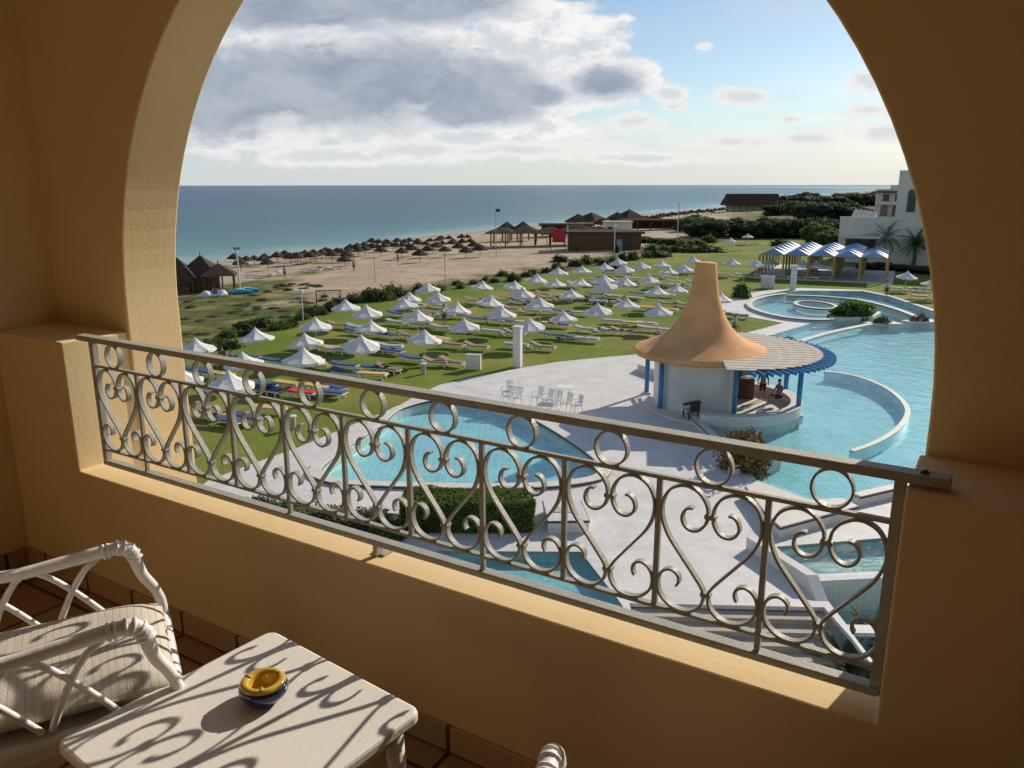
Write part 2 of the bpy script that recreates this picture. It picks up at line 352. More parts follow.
    def blob(s, c, rad, seed=0, k=.62, seg=10, rings=6):
        vs = []; fs = []
        for i in range(rings + 1):
            th = pi * i / rings
            for j in range(seg):
                ph = 2 * pi * j / seg; q = Vector((sin(th) * cos(ph), sin(th) * sin(ph), cos(th)))
                m = k * (1 + .35 * noise.noise(q * 2 + Vector((seed, 0, 0))))
                vs.append((c[0] + q.x * rad[0] * m, c[1] + q.y * rad[1] * m, c[2] + q.z * rad[2] * m))
        for i in range(rings):
            for j in range(seg): fs.append((i * seg + j, (i + 1) * seg + j, (i + 1) * seg + (j + 1) % seg, i * seg + (j + 1) % seg))
        return s.add(vs, fs)
    def mesh(s, name, m, smooth=False, bevel=0):
        me = bpy.data.meshes.new(name); me.from_pydata(s.v, [], s.f); me.validate(); me.update()
        me.materials.append(m)
        if smooth:
            for p in me.polygons: p.use_smooth = True
        return me
    def build(s, name, m, parent=None, smooth=False, bevel=0, loc=None, rz=0, sub=0, auto=None):
        o = bpy.data.objects.new(name, s.mesh(name, m, smooth)); COL.objects.link(o)
        if parent: o.parent = parent
        if loc: o.location = loc
        if rz: o.rotation_euler.z = rz
        if bevel:
            b = o.modifiers.new('bevel', 'BEVEL'); b.width = bevel; b.segments = 2; b.limit_method = 'ANGLE'
        if sub:
            b = o.modifiers.new('sub', 'SUBSURF'); b.levels = sub; b.render_levels = sub
        return o

def tag(o, label, cat, group=None, kind=None):
    if label: o['label'] = label
    if cat: o['category'] = cat
    if group: o['group'] = group
    if kind: o['kind'] = kind
    return o
def thing(name, label, cat, loc=(0, 0, 0), rz=0, group=None):
    o = bpy.data.objects.new(name, None); o.empty_display_size = .2; COL.objects.link(o); o.location = loc; o.rotation_euler = (0, 0, rz)
    return tag(o, label, cat, group)
def struct(o): o['kind'] = 'structure'; return o
def dup(root, loc, rz, label=None, group=None, tilt=None, scale=None):
    r = root.copy(); COL.objects.link(r); r.location = loc; r.rotation_euler = (tilt[0], tilt[1], rz) if tilt else (0, 0, rz)
    if scale: r.scale = (scale,) * 3
    if label: r['label'] = label
    if group: r['group'] = group
    for ch in KIDS[root.name]:
        c = ch.copy(); COL.objects.link(c); c.parent = r
        for g in KIDS.get(ch.name, []):
            d = g.copy(); COL.objects.link(d); d.parent = c
    return r
KIDS = {}
def note(root):      # remember a thing's parts before copying it
    for o in COL.objects:
        if o.parent: KIDS.setdefault(o.parent.name, [])
    KIDS[root.name] = [o for o in COL.objects if o.parent == root]
    for c in KIDS[root.name]: KIDS[c.name] = [o for o in COL.objects if o.parent == c]
    return root
ORD = ['zeroth', 'first', 'second', 'third', 'fourth', 'fifth', 'sixth', 'seventh', 'eighth', 'ninth', 'tenth', 'eleventh', 'twelfth', 'thirteenth', 'fourteenth', 'fifteenth', 'sixteenth']
def catmull(P, k=6, closed=False):
    out = []; n = len(P)
    rng = range(n if closed else n - 1)
    for i in rng:
        p0 = P[i - 1] if (i or closed) else P[0]; p1 = P[i]; p2 = P[(i + 1) % n]; p3 = P[(i + 2) % n] if (i + 2 < n or closed) else P[-1]
        for j in range(k):
            t = j / k
            out.append(tuple(.5 * (2 * b + (c - a) * t + (2 * a - 5 * b + 4 * c - d) * t * t + (3 * b - a - 3 * c + d) * t ** 3) for a, b, c, d in zip(p0, p1, p2, p3)))
    if not closed: out.append(tuple(P[-1]))
    return out

# ================================================================== THE BALCONY
BZ = EYE - 1.6
BR = -AX
def BAL(x, y, z=0):
    return (x * cos(BR) - y * sin(BR), x * sin(BR) + y * cos(BR), BZ + z)
bal = thing('hotel_balcony', 'ochre plastered hotel balcony with a big round arch looking out to sea', 'balcony', (0, 0, BZ), BR)
XL, XR, YB, ZC = -3.45, 1.35, -1.5, 2.95
MB().box(((XL + XR) / 2, (YB + 1.99) / 2, -.1), (XR - XL + .5, 1.99 - YB, .2)).build('floor_slab', M['floor_tile'], bal)
V_ = [(x, y, z) for x in (XL, -2.97, -.11, XR) for (y, z) in ((1.6, 0), (1.6, .52), (1.6, 1.03), (1.87, 1.03), (1.87, 0), (1.713, 0), (1.713, .52))]
def vi(ix, k): return ix * 7 + k
F_ = [(vi(0, 0), vi(1, 0), vi(1, 1), vi(1, 2), vi(0, 2), vi(0, 1)), (vi(1, 0), vi(2, 0), vi(2, 1), vi(1, 1)), (vi(2, 0), vi(3, 0), vi(3, 1), vi(3, 2), vi(2, 2), vi(2, 1)),
      (vi(0, 2), vi(1, 2), vi(1, 3), vi(0, 3)), (vi(2, 2), vi(3, 2), vi(3, 3), vi(2, 3)), (vi(1, 1), vi(2, 1), vi(2, 6), vi(1, 6)), (vi(1, 6), vi(2, 6), vi(2, 5), vi(1, 5)),
      (vi(1, 1), vi(1, 6), vi(1, 5), vi(1, 4), vi(1, 3), vi(1, 2)), (vi(2, 1), vi(2, 2), vi(2, 3), vi(2, 4), vi(2, 5), vi(2, 6)),
      (vi(0, 3), vi(1, 3), vi(1, 4), vi(0, 4)), (vi(2, 3), vi(3, 3), vi(3, 4), vi(2, 4)),
      (vi(0, 0), vi(0, 1), vi(0, 2), vi(0, 3), vi(0, 4), vi(0, 5)), (vi(3, 5), vi(3, 4), vi(3, 3), vi(3, 2), vi(3, 1), vi(3, 0)),
      (vi(0, 0), vi(0, 5), vi(1, 5), vi(1, 0)), (vi(1, 0), vi(1, 5), vi(2, 5), vi(2, 0)), (vi(2, 0), vi(2, 5), vi(3, 5), vi(3, 0)), (vi(0, 5), vi(0, 4), vi(1, 4), vi(1, 5)), (vi(2, 5), vi(2, 4), vi(3, 4), vi(3, 5))]
V_ = [v for v in V_]
_pm = MB(); _pm.v = V_; _pm.f = F_; _keep = sorted({i for f in F_ for i in f}); _mp = {i: j for j, i in enumerate(_keep)}
_pm.v = [V_[i] for i in _keep]; _pm.f = [tuple(_mp[i] for i in f) for f in F_]
sw = _pm.build('parapet', M['plaster'], bal, bevel=.006)
sw['label'] = 'low ochre parapet with a sunlit sill'
# arch wall
cx, cz, rr_, x0, x1 = -1.53, 1.11, 1.43, XL - .3, XR + .3
zt, zb = 3.1, -.2
NA = 56
inner = [(cx - rr_, zb)] + [(cx + rr_ * cos(pi - pi * i / NA), cz + rr_ * sin(pi - pi * i / NA)) for i in range(NA + 1)] + [(cx + rr_, zb)]
outer = [(x0, zb)]
for i in range(NA + 1):
    a = pi - pi * i / NA; dx, dz = cos(a), sin(a)
    ts = []
    if dx < -1e-6: ts.append((x0 - cx) / dx)
    if dx > 1e-6: ts.append((x1 - cx) / dx)
    if dz > 1e-6: ts.append((zt - cz) / dz)
    t = min(ts); outer.append((cx + dx * t, cz + dz * t))
outer.append((x1, zb))
k = len(inner); vs = []; fs = []
for (a, b) in zip(inner, outer):
    vs += [(a[0], 1.87, a[1]), (a[0], 2.11, a[1]), (b[0], 2.11, b[1]), (b[0], 1.87, b[1])]
for i in range(k - 1):
    o = 4 * i; q = o + 4
    for j in range(4): fs.append((o + j, o + (j + 1) % 4, q + (j + 1) % 4, q + j))
aw = MB().add(vs, fs).build('arch_wall', M['plaster'], bal, bevel=.006)
MB().box(((x0 + x1) / 2, 1.99, -5.05), (x1 - x0, .24, 9.69)).build('facade_wall', M['plaster'], bal)
MB().box((XL - .15, (YB + 1.87) / 2, 1.475), (.3, 1.87 - YB, 2.95)).build('side_wall', M['plaster'], bal)
MB().box((XR + .15, (YB + 1.87) / 2, 1.475), (.3, 1.87 - YB, 2.95)).build('side_wall', M['plaster'], bal)
MB().box(((XL + XR) / 2, YB - .15, 1.475), (XR - XL + .6, .3, 2.95)).build('back_wall', M['plaster'], bal)
MB().box(((XL + XR) / 2, (YB - .3 + 2.11) / 2, ZC + .16), (XR - XL + .6, 2.11 - YB + .3, .3)).build('ceiling', M['plaster'], bal)
dr = MB().box((-.9, YB + .012, 1.05), (1.9, .02, 2.1)).build('glass_door', M['dark_glass'], bal)
f = MB()
for xx in (-1.85, -.9, .05): f.box((xx, YB + .03, 1.05), (.07, .05, 2.1))
f.box((-.9, YB + .032, 2.12), (1.97, .05, .06)); f.build('door_frame', M['plastic'], dr)
sk = MB().box(((XL + XR) / 2, 1.594, .045), (XR - XL - .03, .012, .09)); sk.build('skirting', M['skirting'], bal, bevel=.003)
MB().box((XL + .006, .05, .046), (.012, 3.07, .09)).build('skirting', M['floor_tile'], bal, bevel=.003)

# ---- railing
rail = thing('iron_railing', 'grey painted wrought iron railing of heart scrolls and rings fixed in the balcony arch', 'railing', (0, 0, BZ), BR)
RY = 1.66; XA, XB = -2.862, -.124; PB = (XB - XA) / 11
MB().box(((-2.995 + .06 - .04) / 2, RY, 1.047), (2.90, .042, .02)).build('handrail', M['iron'], rail, bevel=.003)
b_ = MB(); b_.lathe([(0, 1.0645), (.006, 1.063), (.009, 1.058), (.009, 1.0565)][::-1], 10, (-.085, RY, 0)); b_.build('bolt', M['black_plastic'], rail)
MB().box(((XA + XB) / 2, RY, .945), (XB - XA - .02, .016, .010)).build('mid_rail', M['iron'], rail, bevel=.002)
MB().box(((XA + XB) / 2, RY, .616), (XB - XA - .02, .020, .008)).build('lower_rail', M['iron'], rail, bevel=.002)
MB().box(((XA + XB) / 2, RY, .5655), (XB - XA + .01, .034, .019)).build('bottom_rail', M['iron'], rail, bevel=.003)
for i in range(12):
    x = XA + PB * i
    if i in (0, 11): MB().box((x, RY, .806), (.022, .024, .462)).build('post', M['iron'], rail, bevel=.002)
    else:
        zl = .575 if i % 3 == 1 else .62
        MB().box((x, RY, (zl + .94) / 2), (.013, .013, .94 - zl)).build('post', M['iron'], rail, bevel=.0015)
half = catmull([(.041, .884), (.052, .883), (.062, .873), (.066, .855), (.058, .838), (.042, .830), (.024, .835), (.011, .851), (.006, .872), (.010, .900), (.030, .926), (.062, .936), (.095, .922), (.113, .890), (.114, .850),
                (.098, .808), (.068, .768), (.036, .728), (.012, .696), (.0055, .677), (.010, .650), (.030, .629), (.058, .622), (.090, .631), (.113, .656), (.117, .690), (.105, .713), (.086, .721), (.069, .711), (.066, .694), (.072, .682)], 4)
for sgn in (1, -1):
    sc = MB().strap([(sgn * x, z) for x, z in half], .0062, RY - .0095, RY + .0095)
    o = sc.build('scroll', M['iron'], rail, smooth=False, bevel=.0012)
    o.location.x = XA + PB * .5
    for i in range(1, 11):
        c = o.copy(); COL.objects.link(c); c.location.x = XA + PB * (i + .5)
rg = MB().strap([(.041 * cos(t * 2 * pi / 28), .993 + .0425 * sin(t * 2 * pi / 28)) for t in range(28)], .005, RY - .0105, RY + .0105, True).build('ring', M['iron'], rail, bevel=.001)
cl = MB().box((0, RY, .872), (.026, .025, .011)).build('clamp', M['iron'], rail, bevel=.003)
cl2 = MB().box((0, RY, .679), (.024, .025, .011)).build('clamp', M['iron'], rail, bevel=.003)
for o in (rg, cl, cl2):
    o.location.x = XA + PB * .5
    for i in range(1, 11):
        c = o.copy(); COL.objects.link(c); c.location.x = XA + PB * (i + .5)
fb = MB().box((-1.5, RY, .54), (.016, .03, .035)).box((-1.5, RY + .02, .5235), (.05, .045, .006)); fb.build('fixing_foot', M['iron'], rail, bevel=.002)

# ---- low table with ashtray
TZ = .45
tab = thing('side_table', 'low square white plastic table with the railing shadow across its top', 'table', BAL(-1.30, .98), BR - radians(5.8))
tp = MB(); hw = .277; r = .028; pts = []
for sx, sy in ((1, 1), (-1, 1), (-1, -1), (1, -1)):
    a0 = atan2(sy, sx) - pi / 4
    for j in range(6):
        a = a0 + pi / 2 * j / 5; pts.append((sx * (hw - r) + r * cos(a), sy * (hw - r) + r * sin(a)))
tp.prism(pts, TZ - .03, TZ); tp.build('tabletop', M['plastic'], tab, bevel=.008)
ap = MB()
for s_ in (1, -1): ap.box((0, s_ * .225, TZ - .055), (.44, .012, .05)); ap.box((s_ * .225, 0, TZ - .055), (.012, .436, .05))
ap.build('apron', M['plastic'], tab)
for sx in (1, -1):
    for sy in (1, -1):
        MB().tube([(sx * .228, sy * .228, TZ - .032), (sx * .236, sy * .236, .2), (sx * .245, sy * .245, 0)], [.024, .02, .016], 12).build('leg', M['plastic'], tab, smooth=True)
ax_, ay_ = -1.333, 1.068
ash = thing('ashtray', 'small round glazed ashtray, dark blue outside and yellow inside, on the white table', 'ashtray', BAL(ax_, ay_, TZ), BR)
bw = MB().lathe([(0, .001), (.036, .001), (.040, .006), (.052, .017), (.0565, .029), (.0535, .039), (.0505, .043), (.047, .040), (.046, .012), (0, .006)], 40)
bw.build('bowl', M['glaze_blue'], ash, smooth=True)
yl = MB().lathe([(0, .017), (.022, .018), (.028, .026), (.030, .040), (.0325, .047), (.038, .0505), (.046, .0505), (.0505, .047), (.0518, .0425)], 40)
yo = yl.build('yellow_rim', M['glaze_yellow'], ash, smooth=True)
for j in range(3):
    a = radians(75 + j * 120); MB().tube([(.032 * cos(a), .032 * sin(a), .049), (.047 * cos(a), .047 * sin(a), .050)], .0035, 8).build('cigarette_notch', M['glaze_yellow'], ash, smooth=True)

# ---- cane style armchair.  local: +y is the way it faces, origin between the two front arm ends
def make_chair(label, loc, rz):
    t = thing('garden_armchair', label, 'armchair', loc, rz)
    for s_ in (1, -1):
        X = .228 * s_
        path = catmull([(X * .9, -.56, .70), (X, -.46, .655), (X, -.30, .612), (X, -.14, .622), (X, -.03, .632), (X, .012, .618), (X, .022, .575), (X, .035, .535), (X, .055, .500), (X, .068, .465), (X, .074, .42), (X, .078, .30), (X, .082, .15), (X, .085, 0)], 5)
        rad = []
        for i, p in enumerate(path):
            f_ = i / (len(path) - 1); rad.append(.0135 + .005 * max(0, 1 - abs(f_ - .33) / .35) if f_ < .68 else .0145)
        ar = MB().tube(path, rad, 14).build('arm', M['cane'], t, smooth=True)
        w = MB()
        for (yy, zz, ty, tz) in [(-.055 + .0115 * q, .629 + .001 * q, 1, .05) for q in range(2)] + [(-.02, .632, 1, 0), (-.006, .630, 1, -.4), (.006, .623, .6, -.8), (.014, .611, .3, -1), (.019, .598, .2, -1)]:
            tv = Vector((0, ty, tz)).normalized(); u_ = Vector((1, 0, 0)); v_ = tv.cross(u_)
            w.tube([Vector((X, yy, zz)) + u_ * .0182 * cos(g * pi / 8) + v_ * .0182 * sin(g * pi / 8) for g in range(16)], .0045, 6, closed=True)
        w.build('binding', M['cane'], ar, smooth=True)
        for (ya, yb, bow) in ((-.07, -.19, 1), (-.235, -.35, 1), (-.235, -.055, -1), (-.40, -.21, -1)):
            lt = MB(); pa = []
            for q in range(9):
                f_ = q / 8; z = .615 - .19 * f_; y = ya + (yb - ya) * (f_ ** .62 if bow > 0 else f_ ** .75)
                pa.append((X, y, z))
            lt.tube(pa, .0085, 8).build('lattice_strand', M['cane'], t, smooth=True)
        MB().tube(catmull([(X, .07, .405), (X, -.2, .395), (X, -.48, .385)], 4), .018, 10).build('seat_rail', M['cane'], t, smooth=True)
        MB().tube(catmull([(X, .078, .10), (X, .02, .28), (X, -.10, .36), (X, -.22, .37), (X, -.36, .33), (X, -.45, .12)], 5), .013, 8).build('brace', M['cane'], t, smooth=True)
        MB().tube(catmull([(X * .9, -.56, .70), (X, -.50, .5), (X, -.48, .39), (X, -.52, .2), (X, -.56, 0)], 4), .019, 10).build('leg', M['cane'], t, smooth=True)
    MB().tube([(-.228, .07, .40), (.228, .07, .40)], .018, 10).build('front_rail', M['cane'], t, smooth=True)
    MB().tube([(-.228, -.48, .39), (.228, -.48, .39)], .018, 10).build('rear_rail', M['cane'], t, smooth=True)
    br = MB().tube(catmull([(-.205, -.56, .70), (-.21, -.62, .85), (-.13, -.65, .95), (0, -.655, .975), (.13, -.65, .95), (.21, -.62, .85), (.205, -.56, .70)], 5), .019, 10)
    br.build('backrest', M['cane'], t, smooth=True)
    for q in range(-3, 4):
        MB().tube(catmull([(q * .03, -.49, .42), (q * .05, -.58, .7), (q * .055, -.648, .95 - abs(q) * .012)], 4), .009, 8).build('back_strand', M['cane'], t, smooth=True)
    MB().box((0, -.19, .398), (.43, .56, .016)).build('seat', M['cane'], t)
    cu = MB(); n = 10; vs = []; fs = []
    # soft cushion
    for iz in (0, 1):
        for i in range(n + 1):
            for j in range(n + 1):
                x = -1 + 2 * i / n; y = -1 + 2 * j / n
                e = (1 - x ** 6) * (1 - y ** 6); z = (.455 + .040 * e ** .5 + .006 * noise.noise((x * 2, y * 2, 3))) if iz else (.445 - .034 * e ** .5)
                sc_ = 1 - .02 * (1 - e)
                vs.append((x * .223 * sc_, -.205 + y * .285 * sc_, z))
    m_ = (n + 1) ** 2
    for i in range(n):
        for j in range(n):
            a = i * (n + 1) + j; b = a + 1; c = a + n + 2; d = a + n + 1
            fs.append((a, b, c, d)); fs.append((m_ + a, m_ + d, m_ + c, m_ + b))
    for i in range(n):
        for (a, b) in ((i, i + 1), (n * (n + 1) + i + 1, n * (n + 1) + i), ((i + 1) * (n + 1), i * (n + 1)), (i * (n + 1) + n, (i + 1) * (n + 1) + n)):
            fs.append((b, a, m_ + a, m_ + b))
    cu.add(vs, fs).build('cushion', M['cushion'], t, smooth=True, sub=1)
    return t
fd = Vector((.508, .861))   # facing in local (x, y): x=-s
make_chair('white cane-pattern armchair with a striped beige cushion, left of the low table', BAL(-1.775, 1.045), BR + atan2(-.508, .861))
make_chair('white cane-pattern armchair at the bottom edge, only the tip of its arm showing', BAL(-.353, 1.125), BR + radians(18))

# ================================================================== LAND AND WATER
def inpoly(x, y, P):
    c = False; n = len(P); j = n - 1
    for i in range(n):
        if (P[i][1] > y) != (P[j][1] > y) and x < (P[j][0] - P[i][0]) * (y - P[i][1]) / (P[j][1] - P[i][1]) + P[i][0]: c = not c
        j = i
    return c
def PX(L_, z=0): return [Q(a, b, z) for a, b in L_]
garden = [(-60, 15), (-24, 47), (-22.9, 55.4), (-21.2, 61.1), (-18.3, 68.1), (-16.4, 77.5), (-13.3, 83.2), (-6, 91.6), (1, 101.7), (12.9, 117.2), (25.2, 146.8), (36, 158), (49.1, 172), (62, 172), (66, 140), (75, 100), (75, 6), (-60, 6)]
DZ = .03
deck = PX([(208, 481), (255, 463), (300, 447), (345, 428), (395, 408), (416, 396), (440, 385), (480, 376), (520, 368.5), (560, 362), (600, 358), (640, 354.5), (690, 346), (737, 336), (783, 323.5), (752, 318), (728, 313.5), (720, 308), (724, 301), (737, 296), (762, 291.5), (800, 288.5), (862, 290.5), (890, 296), (935, 310.5)])
deck += [(52, 66), (70, 50), (70, 7), (-12, 7), (-12.4, 28)]
pA = catmull(PX([(322, 470), (345, 452), (380, 428), (402, 411), (440, 402), (480, 404), (520, 416), (560, 438), (593, 462), (598, 474), (585, 481), (540, 486), (480, 487), (420, 486), (350, 483), (326, 478)]), 5, True)
mainp = PX([(689, 418), (745, 470), (757, 481), (808, 500), (857, 505), (935, 487)]) + [(24, 27), (40, 30), (56, 45), (50, 64)] + PX([(933, 312), (890, 297.5), (862, 292), (800, 291.5), (765, 295), (752, 299), (747, 304), (752, 312), (780, 320), (812, 324), (763, 338.5), (735, 352)]) + [(12, 44), (9, 42)]
poolB = [(-5.2, 23.7), (2.2, 23.6), (3.0, 20.6), (3.4, 18.8), (-5.2, 18.8)]
poolC = PX([(775, 548), (812, 577)]) + [(15.5, 23.1), (17.2, 25.6)]
poolC = [(8.62, 23.95), (8.85, 22.0), (15, 22.6), (17, 25.4)]
stairs = [(3.3, 20.35), (8.72, 20.1), (8.84, 18.6), (8.88, 9), (3.3, 9)]
poolD = [(8.95, 21.65), (15, 22.3), (15, 19.0), (8.98, 19.2)]
palmbed = [(8.95, 18.8), (15, 18.55), (15, 10), (8.95, 9)]
def sheet(name, outer, holes, z, m, kind='structure', wall=0, attr=None):
    loops = [outer] + holes; vs = []; ed = []
    for lp in loops:
        o = len(vs); vs += [Vector(p) for p in lp]; ed += [(o + i, o + (i + 1) % len(lp)) for i in range(len(lp))]
    V, E_, F_, _, _, _ = geometry.delaunay_2d_cdt(vs, ed, [], 0, 1e-5)
    mb = MB(); mb.v = [(v.x, v.y, z) for v in V]
    for f in F_:
        c = sum((V[i] for i in f), Vector((0, 0))) / len(f)
        if inpoly(c.x, c.y, outer) and not any(inpoly(c.x, c.y, h) for h in holes):
            a = (V[f[1]] - V[f[0]]).cross(V[f[2]] - V[f[0]])
            mb.f.append(tuple(f) if a > 0 else tuple(reversed(f)))
    if wall:
        for lp in [outer] + holes:
            for i in range(len(lp)):
                a = lp[i]; b = lp[(i + 1) % len(lp)]
                mb.add([(a[0], a[1], z), (b[0], b[1], z), (b[0], b[1], z - wall), (a[0], a[1], z - wall)], [(0, 1, 2, 3)])
    o = mb.build(name, m)
    if kind: o['kind'] = kind
    return o
holes = [pA, mainp, poolB, poolC, stairs, poolD, palmbed]
sheet('lawn', garden, [deck], 0.0, M['lawn'])
sheet('pool_deck', deck, holes, DZ, M['deck'], wall=.12)
# terrain sheet
def coords(lst):
    out = []
    for a, b, st in lst:
        n = max(1, int(round((b - a) / st))); out += [a + (b - a) * i / n for i in range(n)]
    return out + [lst[-1][1]]
gx = coords([(-6000, -1000, 1000), (-1000, -200, 100), (-200, -80, 10), (-80, 80, 2.5), (80, 260, 8), (260, 1000, 60), (1000, 6000, 500), (6000, 20000, 4000)])
gy = coords([(-600, -60, 90), (-60, 20, 10), (20, 220, 2.5), (220, 420, 8), (420, 1000, 40), (1000, 4000, 300), (4000, 30000, 3000)])
tb = MB(); plants = []; wet = []
def edge_dist(x, y, P):
    d = 1e9
    for i in range(len(P)):
        a = Vector(P[i]); b = Vector(P[(i + 1) % len(P)]); ab = b - a; t = max(0, min(1, (Vector((x, y)) - a).dot(ab) / ab.length_squared))
        d = min(d, (a + ab * t - Vector((x, y))).length)
    return d
for y in gy:
    for x in gx:
        hd = interp(HEDGE, x); sdd = interp(SHORE, x); t = (y - hd) / max(sdd - hd, 1)
        z = ground_z(x, y)
        if -60 < x < 75 and 6 < y < 172 and inpoly(x, y, garden):
            e = edge_dist(x, y, garden)
            z = -.05 if e < 3.6 else -3.4
        if t > 0 and t < 1 and x > 60: z += min((x - 60) * .004, 2.5) * sin(pi * min(t * 1.2, 1))
        tb.v.append((x, y, z))
        # low plants grow near the garden, thick on the left, and over the land to the right
        pl_ = .95 - t * 1.55; pm_ = .55 - t * 5; pr_ = .9 - t * 1.1
        w1 = max(0, min(1, (x + 30) / 16)); w2 = max(0, min(1, (x - 40) / 50))
        p = lerp(lerp(pl_, pm_, w1), pr_, w2)
        plants.append(max(-1, min(1, p + .2)))
        wet.append(max(0, min(1, (t - .955) / .04)))
nx_ = len(gx)
tb.f = [(j * nx_ + i, j * nx_ + i + 1, (j + 1) * nx_ + i + 1, (j + 1) * nx_ + i) for j in range(len(gy) - 1) for i in range(nx_ - 1)]
te = struct(tb.build('ground', M['terrain'], smooth=True))
for nm_, arr in (('plants', plants), ('wet', wet)):
    at = te.data.attributes.new(nm_, 'FLOAT', 'POINT'); at.data.foreach_set('value', arr[:len(te.data.vertices)])
# sea sheet
sx = coords([(-40000, -4000, 9000), (-4000, -400, 300), (-400, 400, 20), (400, 2000, 160), (2000, 40000, 9500)])
sy = coords([(-2000, 60, 500), (60, 700, 16), (700, 3000, 200), (3000, 45000, 7000)])
sb_ = MB(); sh = []
for y in sy:
    for x in sx:
        sb_.v.append((x, y, SEA_Z)); d = y - interp(SHORE, x)
        sh.append(max(0, min(1, .62 * math.exp(-max(d, 0) / 60) + .34 * math.exp(-max(d, 0) / 500) + .3 * math.exp(-max(d, 0) / 8))))
n_ = len(sx); sb_.f = [(j * n_ + i, j * n_ + i + 1, (j + 1) * n_ + i + 1, (j + 1) * n_ + i) for j in range(len(sy) - 1) for i in range(n_ - 1)]
se = struct(sb_.build('sea', M['sea'])); at = se.data.attributes.new('shallow', 'FLOAT', 'POINT'); at.data.foreach_set('value', sh)
# a line of foam where the small waves break
fo = MB(); rr = random.Random(3)
for row, (off, wd) in enumerate(((1.5, 1.3), (7, .7), (16, .6), (27, .5))):
    for i in range(260):
        x = -66 + i * 1.0; y = interp(SHORE, x) + off + 2.5 * noise.noise((x * .05, row * 9, 0)); wv = wd * (noise.noise((x * .11, row * 5, 2)) + (.15 if row == 0 else -.12))
        if wv > .02:
            fo.add([(x, y - wv, SEA_Z + .03), (x + 1.05, y - wv + 1.2, SEA_Z + .03), (x + 1.05, y + wv + 1.2, SEA_Z + .03), (x, y + wv, SEA_Z + .03)], [(0, 1, 2, 3)])
fo.build('sea_foam', mat('foam', (.7, .72, .72), .9, .1, 2))
bpy.data.objects['sea_foam']['kind'] = 'structure'

# ---- pools
def pool(name, label, P, wz, fz, tilem, waterm, group='pools'):
    t = thing(name, label, 'pool')
    mb = MB()
    V = [Vector(p) for p in P]; tr = geometry.tessellate_polygon([[Vector((p[0], p[1], 0)) for p in P]])
    mb.v = [(p[0], p[1], fz) for p in P]; mb.f = [tuple(f) for f in tr]
    k_ = len(P)
    for i in range(k_):
        a = P[i]; b = P[(i + 1) % k_]; mb.add([(a[0], a[1], fz), (b[0], b[1], fz), (b[0], b[1], DZ - .002), (a[0], a[1], DZ - .002)], [(0, 1, 2, 3)])
    mb.build('basin', tilem, t)
    wb = MB(); wb.v = [(p[0], p[1], wz) for p in P]
    wb.f = [tuple(f) if (V[f[1]].x - V[f[0]].x) * (V[f[2]].y - V[f[0]].y) - (V[f[1]].y - V[f[0]].y) * (V[f[2]].x - V[f[0]].x) > 0 else tuple(reversed(f)) for f in tr]
    wb.build('water', waterm, t)
    return t
tA = pool('swimming_pool', 'rounded shallow pool with white rim in front of the lawn, left of the plastic chairs', pA, .06, -.45, M['pool_tile'], M['water'])
tM = pool('swimming_pool', 'large winding turquoise pool around the bar with the orange cone roof', mainp, .10, -.5, M['pool_tile'], M['water'])
pool('swimming_pool', 'small low pool seen through the railing below the clipped hedge', poolB, -.10, -.36, M['pool_tile_deep'], M['water'])
pool('swimming_pool', 'small sparkling pool at the lower right behind the railing scrolls', poolC, -.05, -.38, M['pool_tile_deep'], M['water_ripple'])
tD = pool('swimming_pool', 'dark green lower basin under the tiled wall at the lower right', poolD, -1.0, -1.7, M['pool_tile_deep'], M['water'])
# rims
def off_loop(P, d):
    n = len(P); out = []
    ar = sum(P[i][0] * P[(i + 1) % n][1] - P[(i + 1) % n][0] * P[i][1] for i in range(n)); s_ = -1 if ar > 0 else 1
    for i in range(n):
        a = P[i - 1]; b = P[(i + 1) % n]; dx, dy = b[0] - a[0], b[1] - a[1]; l = hypot(dx, dy) or 1
        out.append((P[i][0] - s_ * dy / l * -d * 1 if False else P[i][0] + s_ * (-dy / l) * d, P[i][1] + s_ * (dx / l) * d))
    return out
def rimmed(parent, name, pts, w, h, closed=False, trim=True, m='coping'):
    r = MB().curb(pts, w, .04 if not trim else DZ - .4, h, closed).build(name, M[m], parent, bevel=.02)
    if trim: MB().curb(pts, w + .03, h - .11, h - .035, closed).build('navy_band', M['navy'], r)
    return r
rimmed(tA, 'rim', off_loop(pA, .24), .52, .17, True)
lm = PX([(689, 418), (716, 444), (737, 463)])
rimmed(tM, 'rim', lm, .35, .32)
rimmed(tM, 'rim', [(p[0], p[1]) for p in PX([(855, 505.5), (880, 499.5), (940, 485.5)], .0)], .38, .42)
ring = catmull(PX([(786, 296), (764, 299), (749, 305), (756, 312.5), (782, 319.5), (812, 322.5), (834, 322)]), 6)
rimmed(tM, 'rim', ring, .55, .28)
rimmed(tM, 'rim', catmull(PX([(786, 297.5), (826, 299), (862, 303), (895, 311.5), (922, 322)]), 6), .5, .26)
c0 = Q(815, 306.5); rimmed(tM, 'rim', [(c0[0] + 1.75 * cos(i * pi / 16), c0[1] + 2.6 * sin(i * pi / 16)) for i in range(32)], .4, .18, True)
rimmed(tM, 'rim', catmull(PX([(797, 345), (815, 339), (840, 332.5), (870, 326.5)]), 5), .45, .22, trim=False)
arcp = catmull(PX([(824, 373.5), (842, 375.5), (862, 380), (884, 389), (900, 401), (907, 413), (902, 425), (890, 436), (872, 446), (851, 453.5)]), 5)
MB().curb(arcp, .20, -.49, .04).build('wall_base', M['pool_tile'], tM); rimmed(tM, 'dividing_wall', arcp, .26, .13, trim=False)
